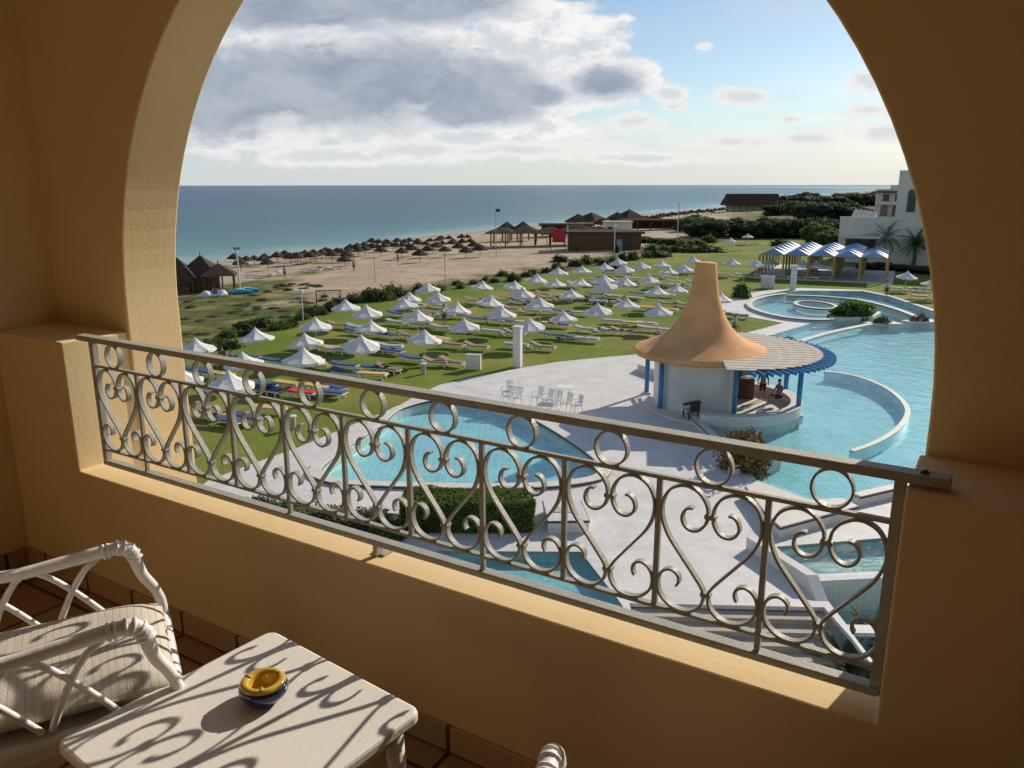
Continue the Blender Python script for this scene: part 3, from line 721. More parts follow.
# tile faced ledge in front of the main pool
lg = thing('pool_ledge', 'white ledge with navy edging between the main pool and the small lower pool', 'ledge')
LP = PX([(745, 486), (757, 481.5), (808, 500), (842, 498), (858, 506), (780, 527), (766, 514)], .45)
MB().prism(LP, DZ - .3, .45).build('slab', M['coping'], lg, bevel=.015)
n = len(LP); c = (sum(p[0] for p in LP) / n, sum(p[1] for p in LP) / n)
MB().prism([(c[0] + (p[0] - c[0]) * 1.012, c[1] + (p[1] - c[1]) * 1.012) for p in LP], .33, .405).build('navy_band', M['navy'], lg)
# planter with the russet bush
pl = thing('planter', 'triangular white planter with navy edge at the near corner of the main pool', 'planter')
PP = PX([(723, 452), (758, 448), (782, 450.5), (731, 468)], .42)
MB().prism(PP, -.6, .42).build('box', M['coping'], pl, bevel=.02)
c = (sum(p[0] for p in PP) / 4, sum(p[1] for p in PP) / 4)
MB().prism([(c[0] + (p[0] - c[0]) * 1.015, c[1] + (p[1] - c[1]) * 1.015) for p in PP], .29, .37).build('navy_band', M['navy'], pl)
def bush(name, label, cat, c, rad, n, size, m, seed=1, group=None, flat=.3, core=True, hollow=.5):
    t = thing(name, label, cat, c, 0, group)
    MB().leaves((0, 0, 0), rad, n, size, seed, flat, hollow).build('foliage', M[m], t)
    if core:
        b = MB().blob((0, 0, 0), rad, seed, .62); b.build('foliage_core', M['leaf_core'], t, smooth=True)  # solid dark core added inside the leaves so the bush isn't see-through
    return t
q = Q(747, 462, .4)
bush('shrub', 'reddish brown shrub filling the triangular planter by the pool', 'shrub', (q[0], q[1] + .2, .35), (1.3, 1.1, 1.55), 3200, .15, 'rust_leaf', 3)
# planters inside the far pool
def px_scale(px, py, z=0):
    x, y = Q(px, py, z); return hypot(y, EYE - z) * 1.0 / FPX * 1.0
tri = [((829, 317), (876, 315), (882, 311), (868, 308), (832, 311))]
pb = thing('planter', 'long planter with a dark clipped hedge standing in the far pool', 'planter'); MB().prism(PX([(828, 320), (873, 316.5), (881, 312.5), (868, 308), (832, 310)], .25), -.6, .25).build('box', M['coping'], pb, bevel=.02)
qa = Q(851, 316, .2); bush('hedge', 'dark clipped hedge in the far pool planter', 'hedge', (qa[0], qa[1], .2), (2.6, 1.4, 1.55), 3000, .25, 'leaf', 5)
for k_, (a, lab) in enumerate((((870, 327), 'left'), ((908, 325), 'right'))):
    x, y = Q(a[0] + 11, a[1] - 1.5); r_ = 1.45
    pt = thing('planter', 'small white planter island in the far pool, the %s one of two' % lab, 'planter', (x, y, 0))
    MB().prism([(-1.5, .2), (-.9, -.75), (1.6, -.55), (1.2, .9)], -.6, .22).build('box', M['coping'], pt, bevel=.02)
    bush('shrub', 'low sparse shrub in the %s small planter island' % lab, 'shrub', (x, y, .2), (.95, .7, .7), 500, .2, 'leaf_scrub' if k_ == 0 else 'rust_leaf', 8 + k_, core=False)

# ---- lower level: steps, walls
st = thing('stairway', 'pale stone steps going down below the pool deck at the lower right', 'stairs')
for i in range(9):
    y0 = 20.35 - i * .42
    MB().prism([(3.32, y0 - .42), (3.32, y0 + .2), (8.70, y0 - .05), (8.70, y0 - .67)], -2.2, -.13 - i * .16).build('step', M['step'], st, bevel=.012)
dv = thing('sloping_wall', 'white sloping wall beside the steps at the lower right', 'wall')
vs = []
for (x, y, zt_) in ((7.75, 23.8, .45), (8.75, 21.2, .45), (8.92, 18.3, -1.15)):
    vs += [(x - .17, y, -2.4), (x + .17, y, -2.4), (x + .17, y, zt_), (x - .17, y, zt_)]
MB().add(vs, [(0, 1, 2, 3), (0, 3, 7, 4), (3, 2, 6, 7), (2, 1, 5, 6), (4, 7, 11, 8), (7, 6, 10, 11), (6, 5, 9, 10), (8, 11, 10, 9)]).build('wall', M['white_wall'], dv)
tw = thing('overflow_wall', 'tiled wall dropping from the small sparkling pool to the dark lower basin', 'wall')
MB().box((12.0, 22.0, -.80), (6.2, .26, 1.7), radians(5.6)).build('tiled_face', M['white_tile'], tw)
MB().box((12.0, 18.95, -.95), (5.9, .35, .35), radians(-1)).build('coping', M['coping'], tw, bevel=.02)
o = MB().box((9, 13, -2.3), (16, 13, .2)).build('lower_terrace', M['deck']); struct(o)

# ---- blocks and hedges near the pools
bk = thing('pump_box', 'white tiled box with navy edge right of the clipped hedge', 'box')
BPs = [(1.2, 25.0), (2.6, 25.05), (2.45, 26.9), (1.1, 26.8)]
MB().prism(BPs, 0, .48).build('box', M['white_tile'], bk, bevel=.01); MB().prism([(1.17, 24.97), (2.63, 25.02), (2.48, 26.93), (1.07, 26.83)], .40, .46).build('navy_band', M['navy'], bk)
MB().prism([(1.45, 25.7), (2.2, 25.72), (2.15, 26.2), (1.42, 26.18)], .48, .50).build('vent_grille', M['stone'], bk)
hd_ = thing('hedge', 'dense clipped green hedge beside the white tiled box, through the railing', 'hedge', (-1.45, 25.75, 0))
lb = MB(); rq = random.Random(4)
for i in range(9000):
    x, y, z = rq.uniform(-2.3, 2.15), rq.uniform(-.75, .75), rq.uniform(.0, 1.12)
    if rq.random() < .8:
        f_ = rq.choice('tfrl')
        if f_ == 't': z = 1.12
        if f_ == 'f': y = -.75
        if f_ == 'r': x = 2.15
        if f_ == 'l': x = -2.3
    nn = noise.noise((x * 1.3, y * 1.3, z * 1.3)) * .12; x += nn; z += nn * .8; y += nn
    a = Vector((rq.uniform(-1, 1), rq.uniform(-1, 1), rq.uniform(-.4, 1))).normalized() * rq.uniform(.05, .10); b = a.cross(Vector((rq.uniform(-1, 1), rq.uniform(-1, 1), rq.uniform(-1, 1)))).normalized() * .035
    p = Vector((x, y, z)); lb.add([p - a, p + b, p + a, p - b], [(0, 1, 2, 3)])
lb.build('foliage', M['leaf'], hd_); MB().box((-.07, 0, .52), (4.2, 1.3, 1.04)).build('foliage_core', M['leaf_core'], hd_)  # dark box added as filler behind the hedge leaves to close the gaps
for i, (x, y, rx, ry, rz, m_) in enumerate([(-5.0, 25.6, 1.2, .8, .75, 'leaf_grey'), (-6.6, 26.0, 1.1, .8, .7, 'leaf_grey'), (-8.1, 26.6, 1.0, .8, .6, 'leaf'), (-9.3, 27.2, .8, .6, .5, 'leaf_grey'), (-4.2, 24.6, .8, .5, .5, 'leaf'), (-6.0, 24.6, 1.0, .5, .45, 'leaf'), (-7.8, 25.2, .9, .5, .4, 'leaf')]):
    bush('shrub', '%s low shrub in the bed below the rounded pool, %s from the left' % ('greyish' if m_ == 'leaf_grey' else 'green', ORD[[3, 2, 1, 0, 6, 5, 4][i] + 1]), 'shrub', (x, y, .05), (rx, ry, rz), 1400, .11, m_, 20 + i, 'low shrubs in the bed')
o = sheet('planting_bed', [(-10.2, 28.0), (-9.8, 26.2), (-5.4, 24.3), (-3.7, 24.2), (-3.7, 25.2), (-3.9, 26.6), (-8, 27.6)], [], DZ + .006, M['leaf_core'])

# ================================================================== THE BAR
BC = (10.04, 41.5); PC = (11.1, 41.0)
bar = thing('pool_bar', 'round pool bar with a tall orange cone roof and slatted canopy on blue posts', 'pool bar')
prof = [(0, 7.60), (.50, 7.60), (.53, 7.56), (.545, 7.4), (.72, 6.15), (.88, 5.55), (1.12, 4.9), (1.55, 4.2), (2.1, 3.72), (2.75, 3.38), (3.2, 3.20), (3.5, 3.09), (3.56, 3.02), (3.56, 2.86), (3.48, 2.80), (3.0, 2.82), (2.0, 2.86)]
rf = MB().lathe(catmull(prof[3:14], 4) and (prof[:3] + catmull(prof[3:12], 4) + prof[12:]), 72, (BC[0], BC[1], 0)); rf.build('cone_roof', M['cone'], bar, smooth=True)
bpy.data.objects['cone_roof'].data.polygons.foreach_set('use_smooth', [True] * len(bpy.data.objects['cone_roof'].data.polygons))
# house wall: curved, open to the pool side
wl = MB(); a0, a1 = radians(105), radians(305); n = 40; rI, rO = 2.15, 2.4; vs = []; fs = []
for i in range(n + 1):
    a = a0 + (a1 - a0) * i / n
    for rr2, z in ((rO, -.1), (rO, 2.84), (rI, 2.84), (rI, -.1)): vs.append((BC[0] + rr2 * cos(a), BC[1] + rr2 * sin(a), z))
for i in range(n):
    for j in range(4): fs.append((4 * i + j, 4 * i + (j + 1) % 4, 4 * i + 4 + (j + 1) % 4, 4 * i + 4 + j))
fs += [(0, 1, 2, 3), tuple(4 * n + j for j in (3, 2, 1, 0))]
wl.add(vs, fs).build('curved_wall', M['white_tile'], bar)
MB().lathe([(0, .12), (3.95, .12), (4.0, .09), (4.0, -.94)], 60, (PC[0], PC[1], 0)).build('island_floor', M['coping'], bar)
ct = MB(); a0, a1 = radians(-118), radians(78); n = 50; vs = []; fs = []
for i in range(n + 1):
    a = a0 + (a1 - a0) * i / n
    for rr2, z in ((4.12, .05), (4.12, .62), (3.55, .62), (3.6, .05)): vs.append((PC[0] + rr2 * cos(a), PC[1] + rr2 * sin(a), z))
for i in range(n):
    for j in range(4): fs.append((4 * i + j, 4 * i + (j + 1) % 4, 4 * i + 4 + (j + 1) % 4, 4 * i + 4 + j))
fs += [(0, 1, 2, 3), tuple(4 * n + j for j in (3, 2, 1, 0))]
ct.add(vs, fs).build('counter', M['white_wall'], bar)
cb_ = MB(); cb_.box((12.1, 42.6, .68), (2.4, .6, 1.15), radians(-15)).box((11.6, 41.9, .6), (.5, 1.6, 1.0), radians(8))
cbn = cb_.build('back_counter', M['wood_warm'], bar, bevel=.02)
for i in range(4): MB().box((11.2 + i * .55, 42.44 - i * .148, .75), (.3, .04, .5), radians(-15)).build('cabinet_door', M['wood_dark'], cbn)
MB().box((11.7, 42.7, 1.75), (1.8, .3, .9), radians(-15)).build('bottle_shelf', M['wood_dark'], bar)
# canopy
ang0, ang1 = radians(-88), radians(92); CZ = 2.98
cc = (10.95, 41.2); RW = 5.1
for i in range(34):      # boards
    t = (i + .5) / 34; yy_ = -RW + 2 * RW * t
    half_ = sqrt(max(RW * RW - yy_ * yy_, .05)); x0_ = -.15; w_ = 2 * RW / 34 - .045
    ry_ = radians(-9)
    p0 = Vector((x0_, yy_, 0)); p1 = Vector((half_, yy_, 0)); mt = Matrix.Rotation(ry_, 3, 'Z'); c_ = mt @ ((p0 + p1) / 2)
    MB().box((0, 0, 0), (half_ - x0_, w_, .035)).build('roof_board', M['wood_grey'], bar, loc=(cc[0] + c_.x, cc[1] + c_.y, CZ + .15 + .012 * (i % 2)), rz=ry_)
for i in range(44):
    a = ang0 + (ang1 - ang0) * i / 43
    r0, r1 = 2.6, 5.75
    c_ = ((r0 + r1) / 2 * cos(a), (r0 + r1) / 2 * sin(a))
    MB().box((0, 0, 0), (r1 - r0, .07, .17)).build('rafter', M['blue_paint'], bar, loc=(cc[0] + c_[0], cc[1] + c_[1], CZ + .02), rz=a, bevel=.01)
bm_ = MB().curb([(cc[0] + 4.3 * cos(ang0 + (ang1 - ang0) * i / 30), cc[1] + 4.3 * sin(ang0 + (ang1 - ang0) * i / 30)) for i in range(31)], .12, CZ - .28, CZ - .07); bm_.build('ring_beam', M['blue_paint'], bar)
for (x, y) in (Q(733, 421.5, -.2), (14.55, 39.0), (15.1, 42.6), (13.3, 44.6), (7.75, 40.2), (7.6, 43.6)):
    p_ = MB().tube([(x, y, -.9), (x, y, CZ - .2)], .13, 14).build('post', M['blue_paint'], bar, smooth=True)
    MB().box((x, y, -.1), (.42, .42, .5)).build('post_foot', M['coping'], p_, bevel=.02)
# low wall behind the bar on the deck
bw_ = thing('low_wall', 'low white tiled bench wall on the deck left of the bar', 'bench wall')
MB().prism([Q(637, 372), Q(662, 380.5), Q(668, 376), Q(643, 368)], 0, .5).build('bench', M['coping'], bw_, bevel=.02)

# ================================================================== LAWN PARASOLS AND LOUNGERS
APEX = [(178, 365), (197, 337), (257, 327), (244, 349), (307.5, 331), (302, 348), (228, 372), (314.5, 317), (345.6, 300), (367, 305.4), (369.7, 318), (360, 333.4), (408.8, 290), (406, 297.5), (417, 309), (423, 328),
        (428.5, 282.6), (438, 290.6), (454.5, 301.7), (466, 316), (480.6, 280), (487, 295), (501.4, 305.6), (529.4, 316), (512.5, 279.5), (522, 287), (540, 297.8), (535.3, 273.7), (558, 267), (555, 277.4), (572, 289), (564, 309),
        (582.3, 265.6), (579, 277), (598, 302.8), (604.5, 262.4), (604, 274.8), (607.5, 280.5), (618.8, 257.8), (624.7, 265), (623.4, 276.7), (626.6, 297), (642, 261.7), (648.8, 274), (656.6, 286), (659.8, 302.8), (661.8, 259.8), (668, 267),
        (692.7, 255.5), (684, 264), (676.6, 282.4), (731, 238), (748, 233), (732, 258), (757, 260), (771, 258), (802.6, 260), (816, 260), (906.6, 270), (931.5, 277), (717.6, 290.6)]
PH = 2.38
def make_parasol(var=0):
    t = thing('parasol', 'x', 'parasol', group='white canvas parasols on the lawn')
    n = 24; vs = [(0, 0, PH)]; fs = []; rings = [(.045, PH - .03), (.13, PH - .15), (.36, PH - .36), (.70, PH - .54), (1.0, PH - .66), (1.17, PH - .73), (1.18, PH - .87)]
    for k_, (r, z) in enumerate(rings):
        for j in range(n):
            a = 2 * pi * j / n; rib = j % 3 == 0; f_ = r / 1.17
            sag = 0 if rib else -.05 * f_; rr2 = r * (1 if rib else .975 if k_ < 5 else .965)
            zz = z + sag + (.03 * noise.noise((j * 1.7, var * 5, k_)) if k_ == 6 else 0) - (.015 * noise.noise((cos(a) * 3, sin(a) * 3, var + k_)))
            vs.append((rr2 * cos(a), rr2 * sin(a), zz))
    for j in range(n): fs.append((0, 1 + j, 1 + (j + 1) % n))
    for k_ in range(len(rings) - 1):
        for j in range(n): fs.append((1 + k_ * n + j, 1 + (k_ + 1) * n + j, 1 + (k_ + 1) * n + (j + 1) % n, 1 + k_ * n + (j + 1) % n))
    MB().add(vs, fs).build('canopy', M['canvas'], t)
    MB().tube([(0, 0, 0), (0, 0, PH - .05)], .03, 8).build('pole', M['pole_white'], t, smooth=True)
    ribs = MB()
    for j in range(8):
        a = 2 * pi * j / 8; ribs.tube([(.03 * cos(a), .03 * sin(a), PH - .55), (.65 * cos(a), .65 * sin(a), PH - .52)], .01, 4)
    ribs.build('rib', M['pole_white'], t)
    MB().lathe([(0, .12), (.2, .12), (.24, .02), (.24, 0)], 14).build('base', M['stone'], t)
    return t
protos = [make_parasol(v) for v in range(3)]
for p in protos: note(p)
spots = []
for (px, py) in APEX:
    x, y = Q(px, py, PH); spots.append((x, y, px, py))
# rows: by distance from the balcony
order = sorted(range(len(spots)), key=lambda i: spots[i][1])
rows = []; cuts = [(0, 46), (46, 52.5), (52.5, 58.5), (58.5, 66), (66, 74), (74, 84), (84, 96), (96, 115), (115, 400)]
names = {}
for k_, (a, b) in enumerate(cuts):
    ids = sorted([i for i in range(len(spots)) if a <= spots[i][1] < b], key=lambda i: spots[i][2])
    rname = ['front row', 'second row', 'third row', 'fourth row', 'fifth row', 'sixth row', 'seventh row', 'eighth row', 'farthest row'][k_]
    for r_, i in enumerate(ids):
        names[i] = ('only one' if len(ids) == 1 else ORD[r_ + 1] + ' from the left') + ' in the ' + rname
def make_lounger(m_, nm):
    t = thing('sun_lounger', 'x', 'sun lounger', group='sun loungers under the parasols')
    f_ = MB()
    for s_ in (1, -1):
        f_.box((s_ * .30, -.05, .30), (.05, 1.85, .06))
    f_.box((0, -.95, .30), (.6, .05, .05)); f_.box((0, .85, .30), (.6, .05, .05)); f_.build('frame', M['plastic'], t)
    for sx in (1, -1):
        for sy in (-.75, .6): MB().box((sx * .3, sy, .14), (.05, .07, .28), rx=.15 * (1 if sy > 0 else -1)).build('leg', M['plastic'], t)
    a = {'up': 20, 'flat': 0, 'low': 10}[nm]
    MB().box((0, -.35, .37), (.62, 1.15, .08)).build('mattress', M[m_], t, bevel=.02)
    L2 = .72; ra = radians(a)
    MB().box((0, .22 + L2 / 2 * cos(ra), .375 + L2 / 2 * sin(ra)), (.62, L2, .08), rx=ra).build('backrest', M[m_], t, bevel=.02)
    return t
LP_ = {}
for (m_, nm) in (('mat_blue', 'low'), ('mat_blue', 'flat'), ('mat_yellow', 'flat'), ('mat_grey', 'low'), ('mat_tan', 'up'), ('mat_grey', 'flat'), ('red', 'low')):
    LP_[(m_, nm)] = note(make_lounger(m_, nm))
used = set()
def place(key, loc, rz, label, **kw):
    root = LP_[key]
    if key not in used:
        used.add(key); root.location = loc; root.rotation_euler = (0, 0, rz); root['label'] = label; return root
    return dup(root, loc, rz, label)
rl = random.Random(11); first = set()
CN = {'mat_blue': 'blue', 'mat_yellow': 'yellow', 'mat_grey': 'pale grey', 'mat_tan': 'tan', 'red': 'red'}
for i, (x, y, px, py) in enumerate(spots):
    v = i % 3; lab = 'white pointed canvas parasol on the lawn, ' + names[i]
    tl = (radians(rl.gauss(0, 3)), radians(rl.gauss(0, 3)))
    if i == 11: tl = (radians(4), radians(-9))
    if i == 0: tl = (0, 0)
    if v not in first:
        first.add(v); protos[v].location = (x, y, 0); protos[v].rotation_euler = (tl[0], tl[1], rl.uniform(0, 3)); protos[v]['label'] = lab
    else: dup(protos[v], (x, y, 0), rl.uniform(0, 3), lab, tilt=tl, scale=rl.uniform(.95, 1.06))
    if i in (0,): continue
    n = 3 if 38 < y < 100 and rl.random() < .55 else 2
    for q_ in range(n):
        side = (-1.1, 1.0, 1.9)[q_]
        a = radians(rl.uniform(-12, 12)) + radians(62)
        lx = x + side * cos(radians(-25)) + rl.uniform(-.2, .2); ly = y + side * sin(radians(-25)) - .3 + rl.uniform(-.3, .3)
        if py > 320: key = rl.choice([('mat_blue', 'low'), ('mat_yellow', 'flat'), ('mat_blue', 'flat'), ('mat_tan', 'up')])
        else: key = rl.choice([('mat_blue', 'low'), ('mat_yellow', 'flat'), ('mat_grey', 'low'), ('mat_tan', 'up'), ('mat_grey', 'flat'), ('mat_tan', 'up')])
        if i == 6 and q_ == 1: key = ('mat_blue', 'flat')
        if i == 5 and q_ == 2: key = ('mat_blue', 'low')
        if i == 3 and q_ == 0: key = ('red', 'low')
        nm2 = names[i].replace(' from the left', '')
        place(key, (lx, ly, 0), a, '%s sun lounger, %s side of the %s parasol' % (CN[key[0]], ('left', 'right', 'far right')[q_], nm2))
for (px, py, key) in ((345, 372, ('mat_blue', 'low')), (300, 392, ('red', 'low')), (330, 392, ('mat_blue', 'flat')), (226, 420, ('mat_blue', 'low')), (372, 374, ('mat_yellow', 'flat')), (268, 408, ('mat_yellow', 'flat')), (390, 346, ('mat_grey', 'low')), (262, 384, ('mat_blue', 'flat'))):
    x, y = Q(px, py, .3); place(key, (x, y, 0), radians(62 + px % 17), '%s sun lounger on the grass %s' % (CN[key[0]], {345: 'just above the handrail, left of the rounded pool', 300: 'behind the railing, beside a red towel', 330: 'behind the railing, right of the red one', 226: 'low behind the railing at the far left', 372: 'beside the leaning parasol', 268: 'behind the railing rings at the left', 390: 'standing alone near the leaning parasol', 262: 'behind the railing, left of the red one'}[px]))
# ================================================================== SMALL THINGS ON THE LAWN AND DECK
def pillar(px, py, h, w_, lab):
    x, y = Q(px, py)
    t = thing('pillar', lab, 'pillar', (x, y, 0), radians(-20))
    MB().box((0, 0, h / 2), (w_, w_, h)).build('shaft', M['white_wall'], t, bevel=.02)
    MB().box((0, 0, h + .05), (w_ + .12, w_ + .12, .1)).build('cap', M['white_wall'], t, bevel=.02)
pillar(517.5, 367, 2.6, .5, 'white square pillar at the edge of the deck, behind the plastic chairs')
pillar(792.5, 290.5, 2.7, .65, 'white square pillar near the striped pavilion at the far deck')
def panel(px, py, lab, w_, h):
    x, y = Q(px, py); t = thing('screen_wall', lab, 'screen wall', (x, y, 0), radians(-12))
    MB().box((0, 0, h / 2), (w_, .28, h)).build('panel', M['white_wall'], t, bevel=.015); MB().box((0, 0, h + .03), (w_ + .06, .34, .06)).build('cap', M['coping'], t, bevel=.01)
panel(473.5, 369.5, 'short white screen wall standing on the lawn left of the near pillar', .95, .95)
panel(767, 288.5, 'short white screen wall on the lawn left of the far pillar', 1.5, 1.35)
bp = None
for k_, (px, py, lab) in enumerate(((423.5, 374, 'stone bollard light on the lawn, right of two'), (293, 429, 'stone bollard light on the lawn, left of two, seen through the railing'))):
    x, y = Q(px, py); t = thing('bollard_light', lab, 'bollard light', (x, y, 0), 0, 'stone bollard lights')
    MB().lathe([(0, .62), (.15, .62), (.16, .55), (.15, .54), (.14, 0)], 14).build('post', M['stone'], t, smooth=False); MB().lathe([(0, .72), (.19, .69), (.2, .63), (0, .62)], 14).build('cap', M['white_wall'], t)
# plastic chairs on the deck
def make_pchair():
    t = thing('plastic_chair', 'x', 'chair', group='white plastic chairs by the pool')
    MB().box((0, 0, .43), (.46, .44, .035)).build('seat', M['plastic'], t, bevel=.01)
    b = MB()
    for q_ in range(-2, 3): b.box((q_ * .085, -.255, .70), (.05, .02, .46), rx=radians(10))
    b.box((0, -.29, .93), (.44, .03, .06)); b.build('backrest', M['plastic'], t)
    for sx in (1, -1):
        for sy in (1, -1): MB().tube([(sx * .2, sy * .19, .42), (sx * .25, sy * .25, 0)], [.025, .018], 6).build('leg', M['plastic'], t)
        MB().tube([(sx * .25, -.24, .66), (sx * .27, 0, .67), (sx * .26, .2, .64), (sx * .23, .22, .43)], .02, 6).build('armrest', M['plastic'], t)
    return note(t)
pc = make_pchair()
CH = [(509, 404.5, 150, 'stack of two at the left, near the pool rim'), (518, 406, 165, 'just right of the stack by the pool rim'), (537, 405, 130, 'leftmost of the row of five beside the table'), (547, 407.5, 125, 'second in the row of five beside the table'), (556, 409, 135, 'third in the row of five beside the table'), (566, 411.5, 130, 'fourth in the row of five, in front of the table'), (576, 413.5, 115, 'last in the row of five, at the right end')]
for k_, (px, py, a, lab) in enumerate(CH):
    x, y = Q(px, py); l = 'white plastic armchair, ' + lab
    if k_ == 0: pc.location = (x, y, DZ); pc.rotation_euler.z = radians(a); pc['label'] = l
    else: dup(pc, (x, y, DZ), radians(a), l)
x, y = Q(507, 403); dup(pc, (x, y, DZ + .2), radians(150), 'white plastic armchair stacked on top of the leftmost one by the pool')
x, y = Q(563, 400); t = thing('plastic_table', 'white square plastic table behind the row of plastic armchairs', 'table', (x, y, DZ), radians(-15))
MB().box((0, 0, .72), (.85, .85, .04)).build('tabletop', M['plastic'], t, bevel=.01)
for sx in (1, -1):
    for sy in (1, -1): MB().box((sx * .36, sy * .36, .35), (.06, .06, .7)).build('leg', M['plastic'], t)
# thing against the bar wall: dark chairs in the shade
dc = thing('bar_chair', 'dark rattan chair standing in the shade against the round bar wall', 'chair', (*Q(690, 420.5), DZ), radians(200))
MB().box((0, 0, .45), (.5, .5, .08)).build('seat', M['stone'], dc, bevel=.02)
MB().tube(catmull([(-.28, -.1, .7), (-.26, .28, .85), (0, .36, .9), (.26, .28, .85), (.28, -.1, .7)], 4), .07, 8).build('backrest', M['black_plastic'], dc, smooth=True)
for sx in (1, -1):
    for sy in (1, -1): MB().box((sx * .22, sy * .22, .21), (.05, .05, .42)).build('leg', M['black_plastic'], dc)
MB().box((0, .31, .66), (.46, .08, .42)).build('back_panel', M['black_plastic'], dc); dc.scale = (1.15,) * 3
dc2 = thing('bar_stool', 'dark bar stool behind the shaded chair at the bar wall', 'stool', (*Q(697, 413.5), DZ), 0)
MB().lathe([(0, .92), (.3, .92), (.33, .86), (.28, .8), (0, .8)], 16).build('seat', M['black_plastic'], dc2)
for j in range(4):
    a = j * pi / 2 + .4; MB().tube([(.2 * cos(a), .2 * sin(a), .82), (.3 * cos(a), .3 * sin(a), 0)], .025, 6).build('leg', M['black_plastic'], dc2)
# football goal on the beach side of the hedge
x, y, z = G(329, 309); gl = thing('football_goal', 'dark metal football goal frame standing beyond the hedge', 'goal', (x, y, z), radians(-8))
MB().tube([(-1.2, 0, 0), (-1.2, 0, 1.75)], .05, 6).build('post', M['wood_dark'], gl); MB().tube([(1.2, 0, 0), (1.2, 0, 1.85)], .05, 6).build('post', M['wood_dark'], gl)
MB().tube([(-1.2, 0, 1.75), (1.2, 0, 1.85)], .05, 6).build('crossbar', M['wood_dark'], gl); MB().tube([(-.6, 1.0, 0), (-.6, .9, 1.5), (-1.2, 0, 1.72)], .03, 6).build('stay', M['wood_dark'], gl)

# ---- people
def person(name_label, loc, rz, pose, top='cloth_white', low='cloth_dark', cat='person'):
    J = {'stand': dict(hip=(0, 0, .92), chest=(0, .0, 1.35), neck=(0, 0, 1.50), head=(0, .02, 1.66), kneeL=(-.1, .04, .5), footL=(-.11, 0, .05), toeL=(-.12, .14, .03), kneeR=(.1, .02, .5), footR=(.13, -.02, .05), toeR=(.14, .12, .03), elL=(-.27, -.03, 1.12), haL=(-.28, .1, .88), elR=(.27, -.03, 1.12), haR=(.25, .14, .92)),
         'sit': dict(hip=(0, 0, .45), chest=(0, -.06, .86), neck=(0, -.05, 1.02), head=(0, 0, 1.18), kneeL=(-.13, .45, .5), footL=(-.13, .5, .06), toeL=(-.13, .64, .03), kneeR=(.13, .45, .5), footR=(.14, .52, .06), toeR=(.14, .66, .03), elL=(-.27, .03, .66), haL=(-.18, .28, .58), elR=(.27, .03, .66), haR=(.16, .3, .6)),
         'lie': dict(hip=(0, 0, .52), chest=(0, -.38, .72), neck=(0, -.5, .82), head=(0, -.6, .93), kneeL=(-.11, .42, .66), footL=(-.11, .82, .47), toeL=(-.11, .86, .58), kneeR=(.11, .45, .52), footR=(.12, .88, .47), toeR=(.12, .92, .58), elL=(-.27, -.2, .5), haL=(-.2, .05, .5), elR=(.27, -.2, .5), haR=(.2, .05, .5))}[pose]
    P = ['hip', 'chest', 'neck', 'head', 'kneeL', 'footL', 'toeL', 'kneeR', 'footR', 'toeR', 'elL', 'haL', 'elR', 'haR']
    hip = Vector(J['hip']); ch = Vector(J['chest']); sh = ch + (Vector(J['neck']) - ch) * .55
    vs = [hip, (hip + ch) / 2, ch, Vector(J['neck']), Vector(J['head']) - Vector((0, 0, .03)), Vector(J['head']) + Vector((0, 0, .07))]
    ed = [(0, 1), (1, 2), (2, 3), (3, 4), (4, 5)]; rd = [(.155, .11), (.13, .095), (.165, .11), (.052, .055), (.082, .095), (.07, .08)]
    for s_, k1, k2, k3 in ((-1, 'kneeL', 'footL', 'toeL'), (1, 'kneeR', 'footR', 'toeR')):
        o = len(vs); vs += [hip + Vector((s_ * .09, 0, -.06)), Vector(J[k1]), Vector(J[k2]), Vector(J[k3])]; ed += [(0, o), (o, o + 1), (o + 1, o + 2), (o + 2, o + 3)]; rd += [(.09, .09), (.058, .058), (.038, .038), (.035, .025)]
    for s_, k1, k2 in ((-1, 'elL', 'haL'), (1, 'elR', 'haR')):
        o = len(vs); vs += [sh + Vector((s_ * .17, 0, 0)), Vector(J[k1]), Vector(J[k2]), Vector(J[k2]) + Vector((0, .06, -.03))]; ed += [(2, o), (o, o + 1), (o + 1, o + 2), (o + 2, o + 3)]; rd += [(.055, .055), (.04, .04), (.027, .027), (.03, .018)]
    def skinned(nm, idx, m_, k_, parent):
        mp_ = {i: j for j, i in enumerate(idx)}
        me = bpy.data.meshes.new(nm); me.from_pydata([vs[i] for i in idx], [(mp_[a], mp_[b]) for a, b in ed if a in mp_ and b in mp_], []); me.materials.append(M[m_])
        o = bpy.data.objects.new(nm, me); COL.objects.link(o)
        if parent: o.parent = parent
        s_ = o.modifiers.new('skin', 'SKIN'); s_.use_smooth_shade = True
        for j, i in enumerate(idx): me.skin_vertices[0].data[j].radius = (rd[i][0] * k_, rd[i][1] * k_); me.skin_vertices[0].data[j].use_root = (j == 0)
        b = o.modifiers.new('sub', 'SUBSURF'); b.levels = 1; b.render_levels = 1
        return o
    o = skinned('person', list(range(len(vs))), 'skin', 1, None); o.location = loc; o.rotation_euler = (0, 0, rz)
    tag(o, name_label, cat)
    skinned('shirt', [1, 2, 14, 15, 18, 19], top, 1.16, o)
    skinned('trousers', [0, 6, 7, 10, 11], low, 1.2, o)
    hd = Vector(J['head']); MB().blob(tuple(hd + Vector((0, -.025, .055))), (.155, .165, .155), 3, .62, 10, 6).build('hair', M['hair'], o, smooth=True)
    return o
def atq(px, py, z=0): x, y = Q(px, py, z); return (x, y, z)
person('seated person in a pale shirt under the parasol, just over the left handrail', atq(231, 366), radians(150), 'sit', 'cloth_white', 'cloth_dark')
person('seated person in dark clothes with brown hair beside the pale-shirted sitter', atq(222.5, 365), radians(160), 'sit', 'cloth_dark', 'cloth_dark')
